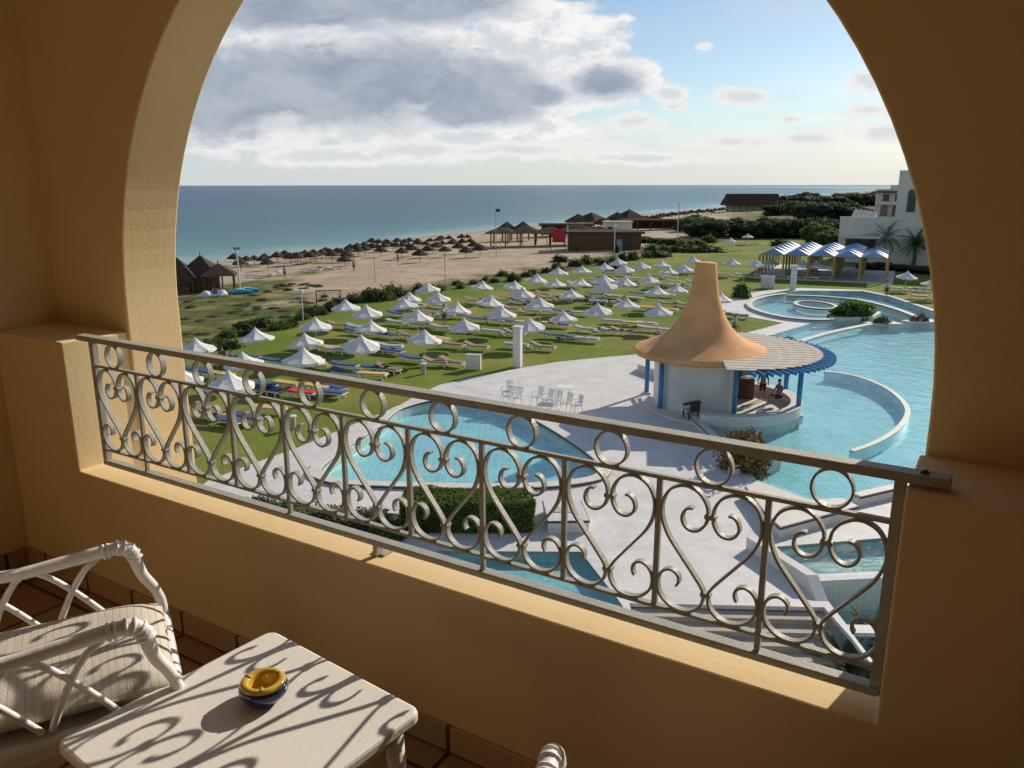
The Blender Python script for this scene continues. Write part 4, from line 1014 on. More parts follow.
person('standing person in dark clothes under a parasol in the middle of the lawn', atq(444, 325), radians(30), 'stand', 'cloth_dark', 'cloth_dark')
person('person in a pale top reclining on the grass edge right of the orange cone', atq(734, 331.5, 0), radians(200), 'sit', 'cloth_white', 'cloth_blue')
person('waiter in a white shirt and dark trousers standing at the far pool edge', atq(886, 297.5), radians(120), 'stand', 'cloth_white', 'cloth_dark')
person('person in dark blue sitting at the bar counter under the slatted canopy', (14.1, 40.8, .25), radians(115), 'sit', 'cloth_blue', 'cloth_dark')
person('person in dark clothes standing behind the bar counter beside the blue sitter', (13.6, 41.9, .12), radians(160), 'stand', 'cloth_dark', 'cloth_dark')
person('tiny person in a white shirt walking on the sand among the thatched parasols', (*G(398, 263)[:2], G(398, 263)[2]), 0, 'stand', 'cloth_white', 'cloth_blue')
person('tiny person in red standing on the sand beyond the lawn, left one', (*G(285, 278)[:2], G(285, 278)[2]), 1, 'stand', 'red', 'cloth_dark')
person('tiny person in dark clothes on the sand near the volleyball net', (*G(354, 271)[:2], G(354, 271)[2]), 1, 'stand', 'cloth_dark', 'cloth_dark')
person('tiny person standing on the far lawn beside the green pole', (*G(642.5, 260)[:2], 0), 1, 'stand', 'cloth_dark', 'cloth_dark')

# ================================================================== STRIPED PAVILION
A0 = Q(774, 248, 3.7)
pv = thing('striped_pavilion', 'pavilion of small blue and white pyramid awnings on ochre posts, beyond the pool', 'pavilion')
ux = Vector((cos(radians(-26)), sin(radians(-26)))); uy = Vector((-ux.y, ux.x)); S_ = 2.95
ca = MB(); h_ = S_ / 2 - .04
cano = None; o0 = Vector((A0[0], A0[1]))
for i in range(5):
    for j in range(6 if i < 4 else 4):
        c = o0 + ux * (S_ * i) + uy * (S_ * j); rz = radians(-26)
        if cano is None:
            cano = MB().add([(-h_, -h_, 3.0), (h_, -h_, 3.0), (0, 0, 3.66), (-h_, h_, 3.0), (h_, h_, 3.0)], [(0, 1, 2), (4, 3, 2), (3, 0, 2)]).build('awning', M['blue_paint'], pv)
            cw2 = MB().add([(h_, -h_, 3.0), (h_, h_, 3.0), (0, 0, 3.66)], [(0, 1, 2)]).build('white_panel', M['stripe_white'], cano)
            fr2 = MB()
            for (a, b) in (((-h_, -h_), (h_, -h_)), ((h_, -h_), (h_, h_)), ((h_, h_), (-h_, h_)), ((-h_, h_), (-h_, -h_))):
                fr2.tube([(a[0], a[1], 2.95), (b[0], b[1], 2.95)], .06, 4)
            fr2 = fr2.build('awning_frame', M['ochre_post'], cano); a_ = cano
        else:
            a_ = cano.copy(); COL.objects.link(a_)
            for g in (cw2, fr2): d = g.copy(); COL.objects.link(d); d.parent = a_
        a_.location = (c.x, c.y, 0); a_.rotation_euler.z = rz
pz = None
for i in range(6):
    for j in range(7):
        if i == 5 and j > 4: continue
        c = o0 + ux * (S_ * (i - .5)) + uy * (S_ * (j - .5))
        if pz is None: pz = MB().box((0, 0, 1.47), (.24, .24, 2.94)).build('post', M['ochre_post'], pv); q_ = pz
        else: q_ = pz.copy(); COL.objects.link(q_)
        q_.location = (c.x, c.y, 0); q_.rotation_euler.z = radians(-26)
c = o0 + ux * (S_ * 2) + uy * (S_ * 2.5)
o = MB().box((0, 0, .02), (S_ * 5.6, S_ * 6.6, .06)).build('pavilion_terrace', M['deck'], loc=(c.x, c.y, 0), rz=radians(-26)); struct(o)
for k_ in range(4):
    c = o0 + ux * (S_ * (.8 + k_ * .9)) + uy * (S_ * .6)
    t = thing('dining_table', 'table in the shade of the striped pavilion, %s from the left' % ORD[k_ + 1], 'table', (c.x, c.y, .05), 0, 'tables in the pavilion')
    MB().lathe([(0, .74), (.5, .74), (.5, .70), (0, .70)], 14).build('tabletop', M['wood_warm'], t); MB().tube([(0, 0, 0), (0, 0, .7)], .05, 6).build('leg', M['wood_dark'], t)

# ================================================================== HOTEL WING
hw_ = thing('hotel_wing', 'cream white hotel wing with arched windows at the right edge', 'building')
def hb(name, c, d, m_='hotel_wall', parent=None, rz=radians(-31.7), bevel=0):
    return MB().box((0, 0, 0), d).build(name, M[m_], parent or hw_, loc=c, rz=rz, bevel=bevel)
HA = radians(-31.7); hx = Vector((cos(HA), sin(HA))); hy = Vector((-hx.y, hx.x))
Hp = Vector(Q(836, 262))
def HP(a, b, z): v = Hp + hx * a + hy * b; return (v.x, v.y, z)
hb('podium', HP(14, 6, 3.0), (28, 12, 6.2))
hb('parapet', HP(14, .25, 6.45), (28.1, .5, .7))
hb('canopy_slab', HP(3.4, -1.0, 3.9), (5.6, 2.4, .25))
hb('shaded_opening', HP(3.2, -.02, 2.2), (4.2, .12, 2.6), 'dark_glass')
# stepped white skylight
sk_ = MB()
for q_ in range(5): sk_.add([(-2.4 + q_ * .95, -1.6, 0), (-2.4 + q_ * .95 + .95, -1.6, 0), (-2.4 + q_ * .95 + .95, 1.6, 0), (-2.4 + q_ * .95, 1.6, 0), (-1.7 + q_ * .85, 0, 1.9 - .08 * q_), (-1.0 + q_ * .85, 0, 1.7 - .08 * q_)], [(0, 1, 5, 4), (2, 3, 4, 5), (0, 4, 3), (1, 2, 5)])
sk_.build('skylight', M['white_wall'], hw_, loc=HP(2.6, 4.5, 6.2), rz=HA)
bpy.data.objects['skylight'].scale = (.75, .8, .9)
def arch_window(parent, c, w_, h, depth=.3, rz=HA):
    mb = MB(); pts = [(-w_ / 2, 0), (w_ / 2, 0)] + [(w_ / 2 * cos(a * pi / 10), h - w_ / 2 + w_ / 2 * sin(a * pi / 10)) for a in range(11)]
    n = len(pts); vs = [(x, 0, z) for x, z in pts] + [(x, depth, z) for x, z in pts]
    mb.add(vs, [tuple(range(n)), tuple(range(n, 2 * n))[::-1]] + [(i, (i + 1) % n, (i + 1) % n + n, i + n) for i in range(n)])
    o = mb.build('window', M['dark_glass'], parent, loc=c, rz=rz)
    fr = MB()
    for i in range(1, n):
        a, b = pts[i], pts[(i + 1) % n]
        fr.tube([(a[0], -.03, a[1]), (b[0], -.03, b[1])], .09, 4)
    fr.build('window_frame', M['white_wall'], o)
    return o
hb('wall_block', HP(10.6, 22, 5.4), (16, 14, 10.8))
for q_ in range(3): arch_window(hw_, HP(4.1 + q_ * 1.75, 14.92, 6.5), 1.3, 1.9)
for q_ in range(4):
    wq = hb('window', HP(4.2 + q_ * 1.8, 14.93, 9.4), (.9, .1, 1.1), 'dark_glass'); hbq = MB().box((0, -.06, -.6), (1.2, .12, .1)).build('sill', M['white_wall'], wq)
hb('balcony_parapet', HP(8, 14.5, 8.55), (10, .3, .5)); hb('eaves', HP(9.5, 14.4, 10.35), (13.4, 1.4, .3), 'wood_dark')
hb('roof_wall', HP(12, 21, 11.0), (15, 9, .9))
hb('side_window', HP(2.55, 18, 7.5), (.1, 1.6, 1.4), 'dark_glass')
tdx = 7.5
hb('tower', HP(tdx + 6, 6, 6.7), (12, 11.8, 13.6)); hb('tower', HP(tdx + 9, 6, 8.2), (9, 9, 12.8))
arch_window(hw_, HP(tdx + 2.0, .08, 7.6), 1.3, 3.3, .2); arch_window(hw_, HP(tdx + 5.6, .08, 7.0), 1.3, 5.0, .2)
hb('window', HP(tdx + 4.0, .06, 6.6), (1.0, .1, 1.2), 'dark_glass')
MB().lathe([(.0, .6), (.25, .5), (.3, .2), (.12, 0), (.12, -.6), (0, -.6)], 12).build('chimney_pot', M['black_plastic'], hw_, loc=HP(tdx + 5.2, 6, 15.4))

# ================================================================== VEGETATION
def palm(label, loc, h, n=26, L_=3.2, seed=0, name='palm_tree', group=None):
    rr2 = random.Random(seed); t = thing(name, label, 'palm tree', loc, 0, group)
    tr_ = MB(); pts = [(0, 0, 0), (.08, 0, h * .4), (.03, .05, h * .8), (0, 0, h)]
    tr_.tube(catmull(pts, 4), [.30 - .008 * i for i in range(13)], 10).build('trunk', M['trunk'], t)
    cr = MB()
    for i in range(n):
        a = 2.4 * i + rr2.uniform(-.2, .2); el = radians(78 - 95 * (i / n)) ; l = L_ * rr2.uniform(.85, 1.1)
        p = Vector((0, 0, h)); d = Vector((cos(a) * cos(el), sin(a) * cos(el), sin(el))); side = Vector((-sin(a), cos(a), 0)); pp = [p.copy()]
        for s_ in range(10):
            p = p + d * (l / 10); d = (d + Vector((0, 0, -.13))).normalized(); pp.append(p.copy())
        cr.tube(pp, [.035 - .003 * s_ for s_ in range(11)], 4)
        for s_ in range(1, 40):
            f_ = s_ / 40 * 10; k_ = int(f_); q_ = pp[k_].lerp(pp[min(k_ + 1, 10)], f_ - k_); dd = (pp[min(k_ + 1, 10)] - pp[k_]).normalized()
            ll = L_ * .22 * (1 - abs(s_ / 40 - .4) * 1.1)
            for sg in (1, -1):
                e = q_ + (side * sg * .8 + dd * .75 + Vector((0, 0, -.25 + rr2.uniform(-.15, .15)))).normalized() * ll; w_ = dd * .03
                cr.add([q_ - w_, q_ + w_, e], [(0, 1, 2)])
    cr.build('fronds', M['palm_leaf'], t)
    return t
x, y = Q(884, 264); palm('taller date palm in front of the cream hotel wall, left of two', (x, y, 0), 3.6, 40, 3.6, 1, group='palms by the hotel wing')
x, y = Q(913, 266); palm('shorter date palm in front of the cream hotel wall, right of two', (x, y, 0), 3.0, 36, 3.2, 2, group='palms by the hotel wing')
for k_, (px, py, z_, lab) in enumerate(((806, 648, -1.5, 'left'), (872, 652, -.9, 'right'), (842, 672, -1.0, 'middle'))):
    x, y = Q(px, py, z_)
    palm('small feathery palm below the railing at the lower right, the %s one' % lab, (x, y, -2.2), 2.2 + z_, 30, 1.25, 5 + k_, group='small palms below the railing')
SHR = {}
def shrub_at(px, py, wpx, hpx, m_, lab, name='shrub', cat='shrub', seed=0, group=None, n=700):
    x, y, z = G(px, py); d = hypot(y, EYE - z); mpp = d / FPX
    rx = wpx * mpp / 2; rz = hpx * mpp * .97
    key = (m_, seed % 4)
    if key not in SHR:
        t = bush(name, lab, cat, (x, y, z), (1, .8, 1), n, .17, m_, seed + 31, group, flat=.3, hollow=.45); SHR[key] = note(t)
    else:
        t = SHR[key].copy(); COL.objects.link(t); t.name = name; t['label'] = lab; t['category'] = cat
        if group: t['group'] = group
        elif 'group' in t: del t['group']
        for ch in KIDS[SHR[key].name]: c = ch.copy(); COL.objects.link(c); c.parent = t
    t.location = (x, y, z - .05); t.scale = (rx, max(rx * .8, .8), rz); t.rotation_euler.z = U(0, 6)
    return t
rs = random.Random(5)
hl = [(205, 350), (240, 337), (300, 322), (345, 306), (385, 298), (425, 292), (460, 288), (500, 281), (540, 275), (580, 268), (620, 262), (650, 255), (690, 248), (715, 246)]
k_ = 0
for (a, b) in zip(hl, hl[1:]):
    n = max(2, int(hypot(b[0] - a[0], b[1] - a[1]) / 9))
    for i in range(n):
        t_ = (i + rs.random() * .7) / n; px = lerp(a[0], b[0], t_); py = lerp(a[1], b[1], t_) + rs.uniform(-5, 2)
        sz = rs.uniform(.7, 1.3) * (1.15 if px < 420 else .8)
        shrub_at(px, py, 25 * sz, 11 * sz, rs.choice(['leaf_scrub', 'leaf', 'leaf_scrub', 'leaf_dark']), 'wild green bush in the belt dividing the lawn from the sand', 'bush', 'bush', k_, 'wild bushes along the lawn edge'); k_ += 1
for (px, py, w_, h_) in ((232, 348, 30, 12), (330, 311, 26, 12), (372, 300, 22, 9), (390, 296, 26, 17), (560, 262, 24, 9), (700, 252, 60, 10), (660, 257, 40, 10), (615, 270, 22, 10), (683, 244, 26, 8), (780, 246, 30, 8)):
    shrub_at(px, py, w_, h_, 'leaf' if px == 390 else 'leaf_dark', 'larger dark bush in the belt dividing the lawn from the sand', 'bush', 'bush', k_, 'larger dark bushes along the lawn edge'); k_ += 1
# low scrub on the dune to the left
for i in range(60):
    px = rs.uniform(185, 330); py = rs.uniform(296, 345) - (px - 185) * .12
    if py > 350 - (px - 185) * .28: continue
    shrub_at(px, py, rs.uniform(10, 22), rs.uniform(1.5, 4), rs.choice(['leaf_scrub', 'leaf_grey']), 'low tuft of scrub growing on the dune left of the football goal', 'scrub_tuft', 'scrub', k_, 'scrub tufts on the dune'); k_ += 1
x, y = Q(738, 301); 
shrub_at(741, 298, 27, 22, 'leaf', 'dark rounded bush just right of the orange cone', 'bush', 'bush', 2)
shrub_at(788, 341, 16, 6, 'leaf_scrub', 'small green shrub on the far side of the bar canopy', 'shrub', 'shrub', 1)
shrub_at(686, 251, 16, 9, 'leaf', 'round green bush by the wooden beach cabin', 'bush', 'bush', 3)
shrub_at(575, 250.5, 24, 9, 'leaf', 'round green bush in front of the wooden beach cabin wall', 'bush', 'bush', 0)
shrub_at(616, 253, 11, 12, 'leaf_dark', 'upright dark bush at the right end of the wooden cabin', 'bush', 'bush', 1)
# tree belt to the right
TR = {}
def tree(px, py, wpx, hpx, m_, lab, seed, group):
    x, y, z = G(px, py); d = hypot(y, EYE - z); mpp = d / FPX; W_ = wpx * mpp; H_ = hpx * mpp
    key = (m_, seed % 3)
    if key not in TR:
        t = thing('pine_tree', lab, 'tree', (x, y, z), 0, group); rr2 = random.Random(seed)
        c = MB(); cc_ = MB()
        for q_ in range(10):
            a = q_ * 2.4; r = .27 * sqrt(q_ / 10) * 1.3; cxx, cyy, czz = r * cos(a), r * sin(a), (.62 if q_ % 2 else .36) - r * .4 + rr2.uniform(-.08, .12)
            s_ = rr2.uniform(.22, .32); c.leaves((cxx, cyy, czz), (s_, s_, s_ * .95), 420, .055, seed * 9 + q_, 0, .6); cc_.blob((cxx, cyy, czz), (s_, s_, s_ * .9), q_, .68)
        c.build('crown', M[m_], t); cc_.build('foliage_core', M['leaf_core'], t, smooth=True)  # dark blobs added inside the crown to keep it opaque
        MB().tube([(0, 0, 0), (.02, 0, .3), (0, .01, .55)], [.03, .022, .012], 7).build('trunk', M['trunk'], t)
        TR[key] = note(t)
    else:
        t = TR[key].copy(); COL.objects.link(t); t['label'] = lab; t['group'] = group
        for ch in KIDS[TR[key].name]: c = ch.copy(); COL.objects.link(c); c.parent = t
    t.location = (x, y, z - .1); t.scale = (W_, W_, H_); t.rotation_euler.z = seed * 1.3
TL = []
def belt(x0_, x1_, yb0, yb1, w0, w1, h0, h1, n, m_, lab, g):
    for i in range(n):
        t_ = (i + .5) / n; TL.append((lerp(x0_, x1_, t_) + rs.uniform(-3, 3), lerp(yb0, yb1, t_) + rs.uniform(-1.5, 1.5), rs.uniform(w0, w1), rs.uniform(h0, h1), m_, lab, g))
belt(792, 872, 208, 206, 26, 40, 12, 17, 12, 'leaf_dark', 'dark pine in the farthest line of trees before the sea', 'pines in the farthest line')
belt(772, 800, 215, 215, 20, 28, 13, 17, 5, 'leaf_dark', 'dark pine beside the far thatched pavilion', 'pines by the far pavilion')
belt(800, 868, 221, 224, 28, 40, 18, 25, 12, 'leaf_dark', 'dark pine in the middle line left of the hotel wing', 'pines in the middle line')
belt(690, 835, 237, 237, 26, 38, 17, 24, 20, 'leaf_dark', 'dark green tree in the belt beyond the far lawn', 'trees beyond the far lawn')
belt(684, 722, 231, 233, 22, 30, 15, 19, 6, 'leaf', 'brighter green tree at the left end of the tree belt', 'brighter trees at the left of the belt')
belt(806, 832, 245, 250, 26, 32, 20, 28, 5, 'leaf', 'tall green tree close to the left end of the hotel wing', 'green trees by the hotel wing')
belt(870, 925, 200, 200, 22, 30, 7, 10, 6, 'leaf_dark', 'dark pine behind the hotel wing towards the sea', 'pines behind the hotel wing')
belt(640, 700, 243, 246, 18, 28, 6, 10, 7, 'leaf', 'low green tree between the cabin and the far lawn', 'low trees right of the cabin')
belt(860, 935, 268, 275, 20, 30, 7, 10, 6, 'leaf_dark', 'clipped dark shrub tree along the foot of the hotel wall', 'dark shrub trees at the hotel foot')
TL.sort(key=lambda q_: q_[1])
for i, (px, py, w_, h_, m_, lab, g) in enumerate(TL): tree(px, py, w_, h_, m_, lab, i, g)

# ================================================================== THE BEACH
def make_thatch(seed):
    t = thing('thatched_parasol', 'x', 'beach parasol', group='thatched parasols on the beach')
    n = 18; rr2 = random.Random(seed); rings = [(0.03, 2.55), (.1, 2.42), (.5, 2.2), (1.05, 1.85), (1.5, 1.5), (1.58, 1.3)]; vs = []; fs = []
    for r, z in rings:
        for j in range(n): a = 2 * pi * j / n; k_ = 1 + rr2.uniform(-.06, .06) * (r > .3); vs.append((r * k_ * cos(a), r * k_ * sin(a), z + rr2.uniform(-.04, .04)))
    for k_ in range(len(rings) - 1):
        for j in range(n): fs.append((k_ * n + j, (k_ + 1) * n + j, (k_ + 1) * n + (j + 1) % n, k_ * n + (j + 1) % n))
    MB().add(vs, fs).build('canopy', M['thatch'], t); MB().tube([(0, 0, 0), (0, 0, 2.45)], .06, 6).build('pole', M['wood_dark'], t)
    return note(t)
TH = [make_thatch(s_) for s_ in range(3)]; tu = set(); cnt = 0
def thatch(px, py, s_=1.0, lab=None):
    global cnt
    x, y, z = G(px, py); v = cnt % 3; cnt += 1; lab = lab or 'brown thatched beach parasol in the crowd of them along the water'
    if v not in tu:
        tu.add(v); t = TH[v]; t.location = (x, y, z); t['label'] = lab; t.scale = (s_,) * 3
    else: dup(TH[v], (x, y, z), U(0, 6), lab, scale=s_)
def base_y(px):
    return interp([(232, 265.5), (260, 264.5), (300, 260.5), (340, 255.5), (370, 249), (400, 246.5), (430, 245), (460, 242.5), (500, 240), (540, 236), (600, 228)], px)
for px in range(236, 470, 8):
    for r_ in range(2 if px > 290 else 1):
        thatch(px + rs.uniform(-3, 3), base_y(px) + r_ * 4 + rs.uniform(-1, 1.5), rs.uniform(.72, .88) if px < 355 else rs.uniform(.66, .85))
for (px, py) in ((357, 254), (372, 247), (381, 257), (402, 259), (412, 256), (420, 262), (428, 257), (436, 253), (445, 257), (452, 249), (459, 254), (466, 258), (474, 252), (480, 257), (347, 262), (345, 268), (241, 271), (268, 270), (396, 251), (388, 249)):
    thatch(px, py, rs.uniform(.78, .92))
for i in range(34):
    px = lerp(632, 762, i / 33); thatch(px + rs.uniform(-1, 1), interp([(632, 224), (700, 213.5), (765, 206.5)], px) + rs.uniform(.8, 3.2), rs.uniform(1, 1.25), 'tiny thatched parasol in the distant line along the shore')
# loungers and gear on the sand: low pale heaps
for (px, py, key) in ((252, 277, 'mat_grey'), (262, 277.5, 'mat_grey'), (272, 276, 'mat_grey'), (280, 272.5, 'mat_grey'), (306, 271, 'mat_grey'), (314, 272, 'mat_grey'), (322, 270, 'mat_tan'), (330, 270.5, 'mat_grey'), (338, 269, 'mat_grey'), (352, 265, 'mat_grey'), (470, 248, 'mat_grey'), (478, 247, 'mat_grey'), (486, 249, 'mat_tan'), (494, 248, 'mat_grey')):
    x, y, z = G(px, py); t = place((key, 'flat' if key == 'mat_grey' else 'up'), (x, y, z), U(0, 3), 'bare pale sun lounger left on the open sand by the sea'); t['group'] = 'loungers on the open sand'
def hut_roof(mb, w_, d_, z0, z1, rid=.2):
    vs = [(-w_, -d_, z0), (w_, -d_, z0), (w_, d_, z0), (-w_, d_, z0), (-w_ * .55, -d_ * .55, lerp(z0, z1, .5)), (w_ * .55, -d_ * .55, lerp(z0, z1, .5)), (w_ * .55, d_ * .55, lerp(z0, z1, .5)), (-w_ * .55, d_ * .55, lerp(z0, z1, .5)), (-.15, -.15, z1), (.15, -.15, z1), (.15, .15, z1), (-.15, .15, z1)]
    return mb.add(vs, [(0, 1, 5, 4), (1, 2, 6, 5), (2, 3, 7, 6), (3, 0, 4, 7), (4, 5, 9, 8), (5, 6, 10, 9), (6, 7, 11, 10), (7, 4, 8, 11), (8, 9, 10, 11), (3, 2, 1, 0)])
def hut(px, py, w_, d_, h0, h1, lab, wall=True, rz=.3):
    x, y, z = G(px, py); t = thing('thatched_hut', lab, 'hut', (x, y, z), rz)
    hut_roof(MB(), w_, d_, h0, h1).build('roof', M['thatch'], t); MB().tube([(0, 0, h1 - .2), (0, 0, h1 + .5)], [.09, .03], 6).build('finial', M['wood_dark'], t)
    for sx in (1, -1):
        for sy in (1, -1): MB().tube([(sx * w_ * .8, sy * d_ * .8, -.3), (sx * w_ * .8, sy * d_ * .8, h0 + .1)], .1, 6).build('post', M['wood_warm'], t)
    if wall:
        w2 = MB().box((0, d_ * .5, h0 / 2), (w_ * 1.5, .1, h0)).build('reed_wall', M['mat_tan'], t); MB().box((0, -d_ * .3, .5), (w_ * 1.2, .6, 1.0)).build('bar_counter', M['wood_warm'], t)
hut(179, 293, 2.2, 2.2, 2.0, 4.3, 'larger dark thatched hut at the far left of the beach')
hut(203, 290, 2.4, 2.4, 2.0, 4.2, 'thatched hut with a tall peak beside the left edge hut', rz=.1)
hut(220, 289, 2.1, 2.2, 1.8, 3.1, 'lower thatched shelter at the right of the beach huts', False)
for k_, (px, py, m_, lab) in enumerate(((206, 297, 'cloth_white', 'white'), (217, 296, 'cloth_blue', 'blue'), (222, 296, 'cloth_white', 'pale'))):
    x, y, z = G(px, py); t = thing('small_boat', '%s covered dinghy on the grass in front of the beach huts' % lab, 'dinghy', (x, y, z), .3 + k_)
    MB().lathe([(0, .75), (.35, .65), (.62, .3), (.5, 0)], 14).build('cover', M[m_], t, smooth=True); MB().box((0, 0, .2), (1.5, .8, .3)).build('hull', M['plastic'], t, bevel=.1)
for k_, (px, py, s_, lab) in enumerate(((240, 293.5, 3.2, 'turquoise kayak on the sand, in front'), (246, 292, 3.4, 'turquoise kayak on the sand, behind the front one'))):
    x, y, z = G(px, py); t = thing('kayak', lab, 'kayak', (x, y, z + .25), radians(8 + 12 * k_))
    MB().lathe([(0, -s_ / 2), (.22, -s_ * .38), (.40, -s_ * .15), (.42, s_ * .1), (.25, s_ * .38), (0, s_ / 2)], 14).build('hull', M['kayak'], t, smooth=True)
    for o in COL.objects:
        if o.parent == t: o.rotation_euler = (0, pi / 2, 0); o.scale = (.7, 1, 1)
    MB().box((.1, 0, .29), (.8, .4, .06)).build('seat', M['cloth_white'], t)
def pole(px, py, h, r, lab, name='pole', m_='pole_white', extra=None, cat='pole'):
    x, y, z = G(px, py); t = thing(name, lab, cat, (x, y, z)); MB().tube([(0, 0, 0), (0, 0, h)], r, 6).build('shaft', M[m_], t)
    if extra: extra(t, h)
    return t
pole(240, 291, 5.2, .09, 'grey pole with a crosspiece standing by the turquoise kayaks', extra=lambda t, h: MB().box((0, 0, h - .2), (.7, .08, .3)).build('sign_board', M['cloth_blue'], t))
pole(496, 257, 8.3, .07, 'tall thin flag pole beyond the sand court', 'flag_pole', 'stone', lambda t, h: MB().box((.35, 0, h - .5), (.7, .03, .5)).build('flag', M['cloth_dark'], t))
pole(614, 260, 5.2, .09, 'slim pale lamp post beside the wooden beach cabin', 'lamp_post', 'pole_white', lambda t, h: MB().lathe([(0, h + .3), (.25, h + .2), (.25, h), (0, h)], 10).build('lamp', M['plastic'], t), 'lamp post')
pole(677, 246, 8.0, .09, 'slim pale lamp post among the low trees', 'lamp_post', 'pole_white', lambda t, h: MB().lathe([(0, h + .3), (.25, h + .2), (.25, h), (0, h)], 10).build('lamp', M['plastic'], t), 'lamp post')
pole(303, 320, 2.4, .05, 'thin garden lamp post in front of the bushes at the left', 'lamp_post', 'pole_white', lambda t, h: MB().lathe([(0, h + .35), (.17, h + .25), (.17, h), (0, h)], 10).build('lamp', M['plastic'], t), 'lamp post')
for (px, py, h, lab) in ((445, 281, 3.4, 'slim pole of the volleyball net, near one'), (375, 282, 3.4, 'slim pole of the volleyball net, far left one')): pole(px, py, h, .045, lab, 'net_post', 'stone')
x, y, z = G(540, 252); t = thing('red_banner', 'bright red square banner hanging from a pale pole before the beach cabin', 'banner', (x, y, z), radians(10))
MB().tube([(4.2, 0, 0), (4.2, 0, 4.8)], .12, 6).build('pole', M['pole_white'], t); MB().tube([(1.1, 0, 0), (1.1, 0, 4.2)], .07, 6).build('pole', M['wood_dark'], t); MB().box((2.6, .02, 2.9), (2.5, .05, 2.4)).build('banner_cloth', M['red'], t)
for p_ in (t,): p_.location = (*G(545, 252)[:2], G(545, 252)[2])
x, y, z = G(528, 250.5); t = thing('beach_goal', 'low yellow-brown goal frame on the sand left of the red banner', 'goal', (x, y, z)); MB().tube([(-5.2, 0, 0), (-5.2, 0, 2.3)], .08, 5).build('post', M['ochre_post'], t); MB().tube([(3.6, 0, 0), (3.6, 0, 2.3)], .08, 5).build('post', M['ochre_post'], t); MB().tube([(-5.2, 0, 2.3), (3.6, 0, 2.3)], .08, 5).build('crossbar', M['ochre_post'], t)
# beach restaurant
x, y, z = G(603, 249); br_ = thing('beach_cabin', 'long brown wooden beach cabin with a dark thatched roof', 'cabin', (x, y, z), radians(-4))
W_ = 13.5
MB().box((0, 0, 1.5), (W_, 7, 3.1)).build('wall', M['wood_warm'], br_); MB().box((0, 0, 3.2), (W_ + 1.2, 8.4, .35)).build('roof', M['thatch'], br_)
for i in range(22): MB().box((-W_ / 2 + .3 + i * W_ / 22, -3.52, 1.5), (.07, .05, 3.0)).build('batten', M['wood_dark'], br_)
MB().box((4.3, -3.56, 1.2), (1.3, .1, 2.4)).build('door', M['dark_glass'], br_)
MB().box((2.8, -3.55, 1.0), (1.0, .1, 2.0)).build('door', M['mat_grey'], br_)
x, y, z = G(545, 245.5); pg = thing('thatched_pergola', 'long open pergola roofed with dark thatch left of the wooden cabin', 'pergola', (x, y, z), radians(-4))
rg2 = MB()
for (a_, b_2, c_2, d_2, e_2) in ((-9, -1, 3.4, 2.6, 3.8), (-4, .5, 3.2, 2.7, 4.1), (1, -.5, 3.6, 2.6, 3.9), (6.5, .8, 4, 2.8, 4.5), (11, 0, 3.6, 2.6, 4.0)):
    m_2 = MB(); hut_roof(m_2, c_2, 4.2, d_2, e_2); rg2.add([(v[0] + a_, v[1] + b_2, v[2]) for v in m_2.v], m_2.f)
rg2.build('roof', M['thatch'], pg)
for i in range(9):
    for j in (-4, 4): MB().box((-11 + i * 3, j * .8, 1.35), (.25, .25, 2.8)).build('post', M['wood_dark'], pg)
rb = random.Random(9); vs_h = []
for (px, py, r, h, lab) in ((507, 241, 2.9, 4.4, 'first'), (523, 241, 3.0, 4.4, 'second'), (578, 228, 3.9, 4.4, 'third'), (591, 227, 4.6, 4.6, 'fourth'), (617, 226.5, 4.2, 4.5, 'fifth'), (629, 226, 4.2, 5.2, 'sixth'), (604, 229, 3.5, 3.2, 'seventh')):
    x, y, z = G(px, py); t = thing('thatched_roof_hut', 'dark pointed thatched hut behind the beach cabin, %s of seven' % lab, 'hut', (x, y, z), rb.uniform(0, 1), 'pointed huts behind the beach cabin')
    hut_roof(MB(), r, r, h * .42, h).build('roof', M['thatch'], t); MB().tube([(0, 0, h - .3), (0, 0, h + .5)], [.12, .03], 5).build('finial', M['wood_dark'], t)
    for sx in (1, -1):
        for sy in (1, -1): MB().box((sx * r * .8, sy * r * .8, h * .2), (.25, .25, h * .44)).build('post', M['wood_dark'], t)
x, y, z = G(617, 236.5); t = thing('white_kiosk', 'low white kiosk with a flat roof behind the wooden beach cabin', 'kiosk', (x, y, z)); MB().box((0, 0, 1.7), (6.5, 4, 3.4)).build('wall', M['hotel_wall'], t); MB().box((0, 0, 3.5), (7, 4.6, .2)).build('roof', M['stone'], t)
MB().box((-2, -2.02, 1.2), (1.2, .08, 2.2)).build('door', M['dark_glass'], t)
for (px, py, w_, d_, h, lab) in ((655, 230, 20, 7, 2.7, 'long low dark thatched shelter right of the pointed huts'), (566, 236, 14, 6, 2.9, 'broad low dark thatched shelter behind the pergola')):
    x, y, z = G(px, py); t = thing('thatched_shelter', lab, 'shelter', (x, y, z)); MB().box((0, 0, h), (w_, d_, .5)).build('roof', M['thatch'], t)
    for i in range(6): MB().box((-w_ * .45 + i * w_ * .18, -d_ * .45, h / 2), (.3, .3, h)).build('post', M['wood_dark'], t)
    MB().box((0, d_ * .4, h / 2), (w_ * .9, .2, h * .9)).build('back_wall', M['wood_dark'], t)
x, y, z = G(750, 211.5); t = thing('far_pavilion', 'large dark thatched pavilion far away on the shore before the trees', 'pavilion', (x, y, z))
MB().add([(-14, -6, 3), (14, -6, 3), (14, 6, 3), (-14, 6, 3), (-12, -2, 8.6), (13, -2, 8.6), (13, 2, 8.6), (-12, 2, 8.6)], [(0, 1, 5, 4), (1, 2, 6, 5), (2, 3, 7, 6), (3, 0, 4, 7), (4, 5, 6, 7), (3, 2, 1, 0)]).build('roof', M['thatch'], t)
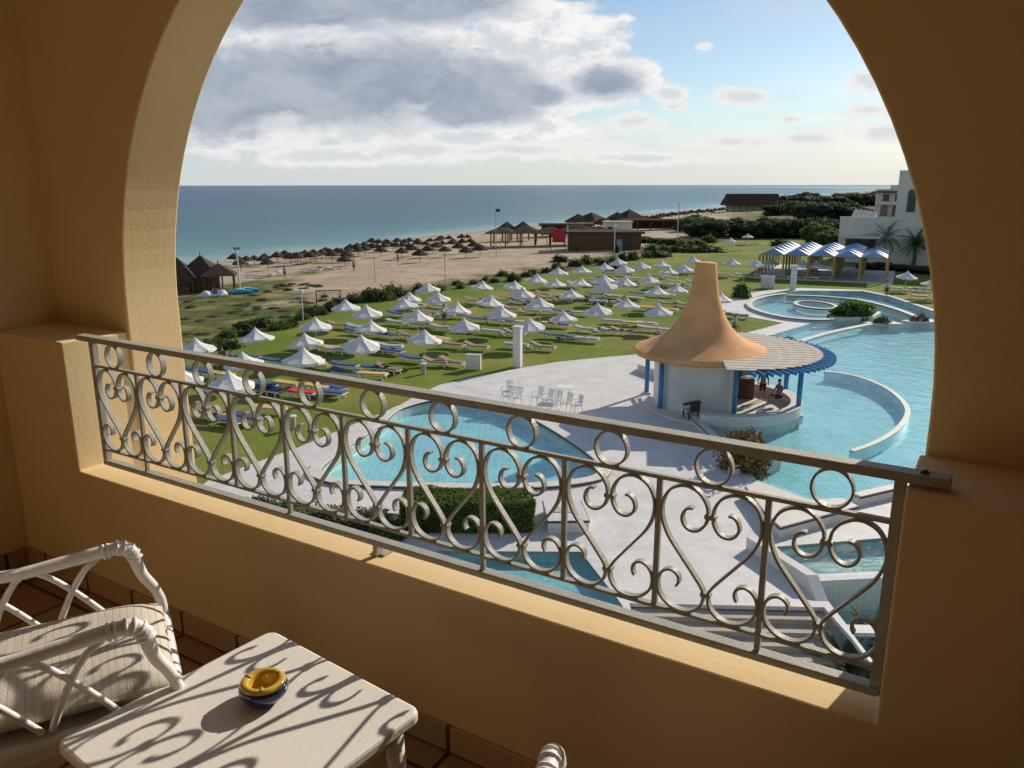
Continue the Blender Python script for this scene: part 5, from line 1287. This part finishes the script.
MB().box((0, 2, 1.6), (23, 6, 3.2)).build('wall', M['hotel_wall'], t)
for i in range(9): MB().box((-13 + 3.25 * i, -5.7, 1.6), (.4, .4, 3.2)).build('post', M['wood_dark'], t)
# rocks along the water on the left
rk = MB(); rr3 = random.Random(8)
SKYK=(.84,.90,.96)
# ================================================================== camera, sky, sun
cam = bpy.data.cameras.new('camera'); cam.lens = FPX / 1024 * 36; cam.sensor_width = 36; cam.clip_end = 60000; cam.clip_start = .05
co = bpy.data.objects.new('camera', cam); COL.objects.link(co); co.location = (0, 0, EYE); co.rotation_euler = (pi / 2 - PITCH, radians(.06), 0)
bpy.context.scene.camera = co
sd = Vector((sin(SUN_AZ) * cos(SUN_EL), cos(SUN_AZ) * cos(SUN_EL), sin(SUN_EL)))
sl = bpy.data.lights.new('sun', 'SUN'); sl.energy = 4.6; sl.angle = radians(.5); sl.color = (1, .90, .76)
so = bpy.data.objects.new('sun', sl); COL.objects.link(so); so.rotation_euler = (-sd).to_track_quat('-Z', 'Y').to_euler()
w = bpy.data.worlds.new('World'); bpy.context.scene.world = w; w.use_nodes = True
N = w.node_tree.nodes; L = w.node_tree.links; bg = N['Background']; bg.inputs['Strength'].default_value = .1
sky = N.new('ShaderNodeTexSky'); sky.sky_type = 'NISHITA'; sky.sun_disc = False; sky.sun_elevation = SUN_EL; sky.sun_rotation = SUN_AZ
sky.dust_density = .3; sky.air_density = 1.0; sky.ozone_density = 1.5
tc = N.new('ShaderNodeTexCoord'); sp = N.new('ShaderNodeSeparateXYZ'); L.new(tc.outputs['Generated'], sp.inputs[0])
def mth(op, a, b=None, c=None, clamp=False):
    n = N.new('ShaderNodeMath'); n.operation = op; n.use_clamp = clamp
    for i, v in enumerate((a, b, c)):
        if v is None: continue
        if isinstance(v, (int, float)): n.inputs[i].default_value = v
        else: L.new(v, n.inputs[i])
    return n.outputs[0]
yy = mth('MAXIMUM', mth('ABSOLUTE', sp.outputs[1]), .12)
cu_ = mth('DIVIDE', sp.outputs[0], yy); cw_ = mth('DIVIDE', sp.outputs[2], yy)
def cvec(sx, sy, oz=0):
    c = N.new('ShaderNodeCombineXYZ'); L.new(mth('MULTIPLY', cu_, sx), c.inputs[0]); L.new(mth('MULTIPLY', cw_, sy), c.inputs[1]); c.inputs[2].default_value = oz; return c.outputs[0]
def nz(vec, scale, det, ro=.6, dist=0):
    n = N.new('ShaderNodeTexNoise'); n.inputs['Scale'].default_value = scale; n.inputs['Detail'].default_value = det; n.inputs['Roughness'].default_value = ro; n.inputs['Distortion'].default_value = dist
    L.new(vec, n.inputs['Vector']); return n.outputs[0]
def uw(px, py):
    u, F, d = ray(px, py); return u / F, -d / F
nA = nz(cvec(1, 1.7), 9, 10, .62, .3)
nB = nz(cvec(1, 1.9, 5), 22, 10, .62, .2)
def blobs(L_):
    cur = None
    for (px, py, rx, ry) in L_:
        u0, w0 = uw(px, py); a = mth('MULTIPLY', mth('SUBTRACT', cu_, u0), 830 / rx); b = mth('MULTIPLY', mth('SUBTRACT', cw_, w0), 800 / ry)
        d = mth('SUBTRACT', 1, mth('SQRT', mth('ADD', mth('MULTIPLY', a, a), mth('MULTIPLY', b, b))))
        cur = d if cur is None else mth('SMOOTH_MAX', cur, d, .12)
    return cur
# large grey cloud bank and the small heaps, placed as directions in the sky
big = blobs([(350, 72, 240, 62), (220, 90, 120, 58), (300, 12, 230, 34), (470, 85, 110, 55), (540, 40, 90, 48), (610, 82, 50, 28), (150, 60, 140, 60), (480, 125, 120, 16), (60, 60, 160, 80), (560, 70, 60, 45)])
small = blobs([(748, 97, 42, 10), (666, 93, 24, 12), (705, 48, 16, 7), (875, 85, 46, 16), (875, 110, 36, 9), (880, 133, 55, 13), (630, 122, 55, 14), (560, 130, 70, 14), (250, 142, 95, 22), (420, 150, 90, 13), (730, 143, 80, 12), (806, 139, 40, 8), (575, 8, 40, 8), (790, 120, 20, 6), (672, 107, 20, 7), (330, 155, 130, 12), (250, 135, 110, 16), (520, 150, 140, 12), (640, 158, 120, 9), (600, 60, 30, 10), (960, 100, 60, 30)])
nm = mth('ADD', mth('MULTIPLY', mth('SUBTRACT', nA, .5), 1.7), mth('MULTIPLY', mth('SUBTRACT', nB, .5), 1.15))
def ss(v, a, b):
    n = N.new('ShaderNodeMapRange'); n.interpolation_type = 'SMOOTHSTEP'; n.inputs['From Min'].default_value = a; n.inputs['From Max'].default_value = b; L.new(v, n.inputs['Value']); return n.outputs[0]
dbig = mth('ADD', mth('MULTIPLY', big, 1.5), mth('ADD', mth('MULTIPLY', nm, 1.15), .06)); dsm = mth('ADD', small, mth('MULTIPLY', nm, 1.25))
cb = ss(dbig, 0.0, .36); thick = None
csm = mth('MULTIPLY', ss(dsm, 0, .5), .92); thick2 = ss(dsm, .45, .95)
def rgb(c):
    n = N.new('ShaderNodeRGB'); n.outputs[0].default_value = (*c, 1); return n.outputs[0]
def mixc(f, a, b):
    n = N.new('ShaderNodeMix'); n.data_type = 'RGBA'
    if isinstance(f, (int, float)): n.inputs[0].default_value = f
    else: L.new(f, n.inputs[0])
    L.new(a, n.inputs[6]); L.new(b, n.inputs[7]); return n.outputs[2]
K = 10   # 1 / strength
tint = N.new('ShaderNodeMix'); tint.data_type = 'RGBA'; tint.blend_type = 'MULTIPLY'; tint.inputs[0].default_value = 1; L.new(sky.outputs[0], tint.inputs[6]); tint.inputs[7].default_value = (SKYK[0], SKYK[1], SKYK[2], 1)
base = tint.outputs[2]
# thin high veil and whitish haze low over the sea
veil = mth('MULTIPLY', ss(nz(cvec(1, 5, 9), 3.2, 8, .6), .42, .75), .55)
base = mixc(veil, base, rgb([c * K for c in (.60, .66, .72)]))
haze = ss(cw_, .11, -.005)
base = mixc(mth('MULTIPLY', haze, .78), base, rgb([c * K for c in (.60, .655, .70)]))
grey = mixc(ss(nA, .35, .65), rgb([c * K for c in (.27, .325, .41)]), rgb([c * K for c in (.43, .47, .53)]))
gm = blobs([(345, 84, 215, 38), (215, 95, 110, 44), (290, 4, 150, 24), (420, 2, 90, 20), (606, 85, 38, 17), (470, 108, 70, 18), (120, 60, 100, 60), (540, 95, 30, 12)])
lit = rgb([c * K for c in (.82, .81, .79)])
c1 = mixc(mth('MULTIPLY', thick2, .45), lit, rgb([c * K for c in (.46, .52, .58)]))
r1 = mixc(csm, base, c1)
thick = ss(mth('ADD', gm, mth('MULTIPLY', nm, 1.15)), -.28, .42)
litv = mixc(ss(nB, .38, .62), rgb([c * K for c in (.62, .65, .69)]), rgb([c * K for c in (.90, .885, .86)]))
c2 = mixc(thick, litv, grey)
r2 = mixc(mth('MULTIPLY', cb, .94), r1, c2)
L.new(r2, bg.inputs['Color'])
vs_ = bpy.context.scene.view_settings; vs_.view_transform = 'Standard'; vs_.look = 'None'; vs_.exposure = .1; vs_.gamma = 1
bpy.context.scene.render.resolution_x = 1024; bpy.context.scene.render.resolution_y = 768
try:
    bpy.context.scene.cycles.transparent_max_bounces = 16
    bpy.context.scene.cycles.max_bounces = 5; bpy.context.scene.cycles.diffuse_bounces = 4; bpy.context.scene.cycles.caustics_reflective = False; bpy.context.scene.cycles.caustics_refractive = False
except Exception: pass
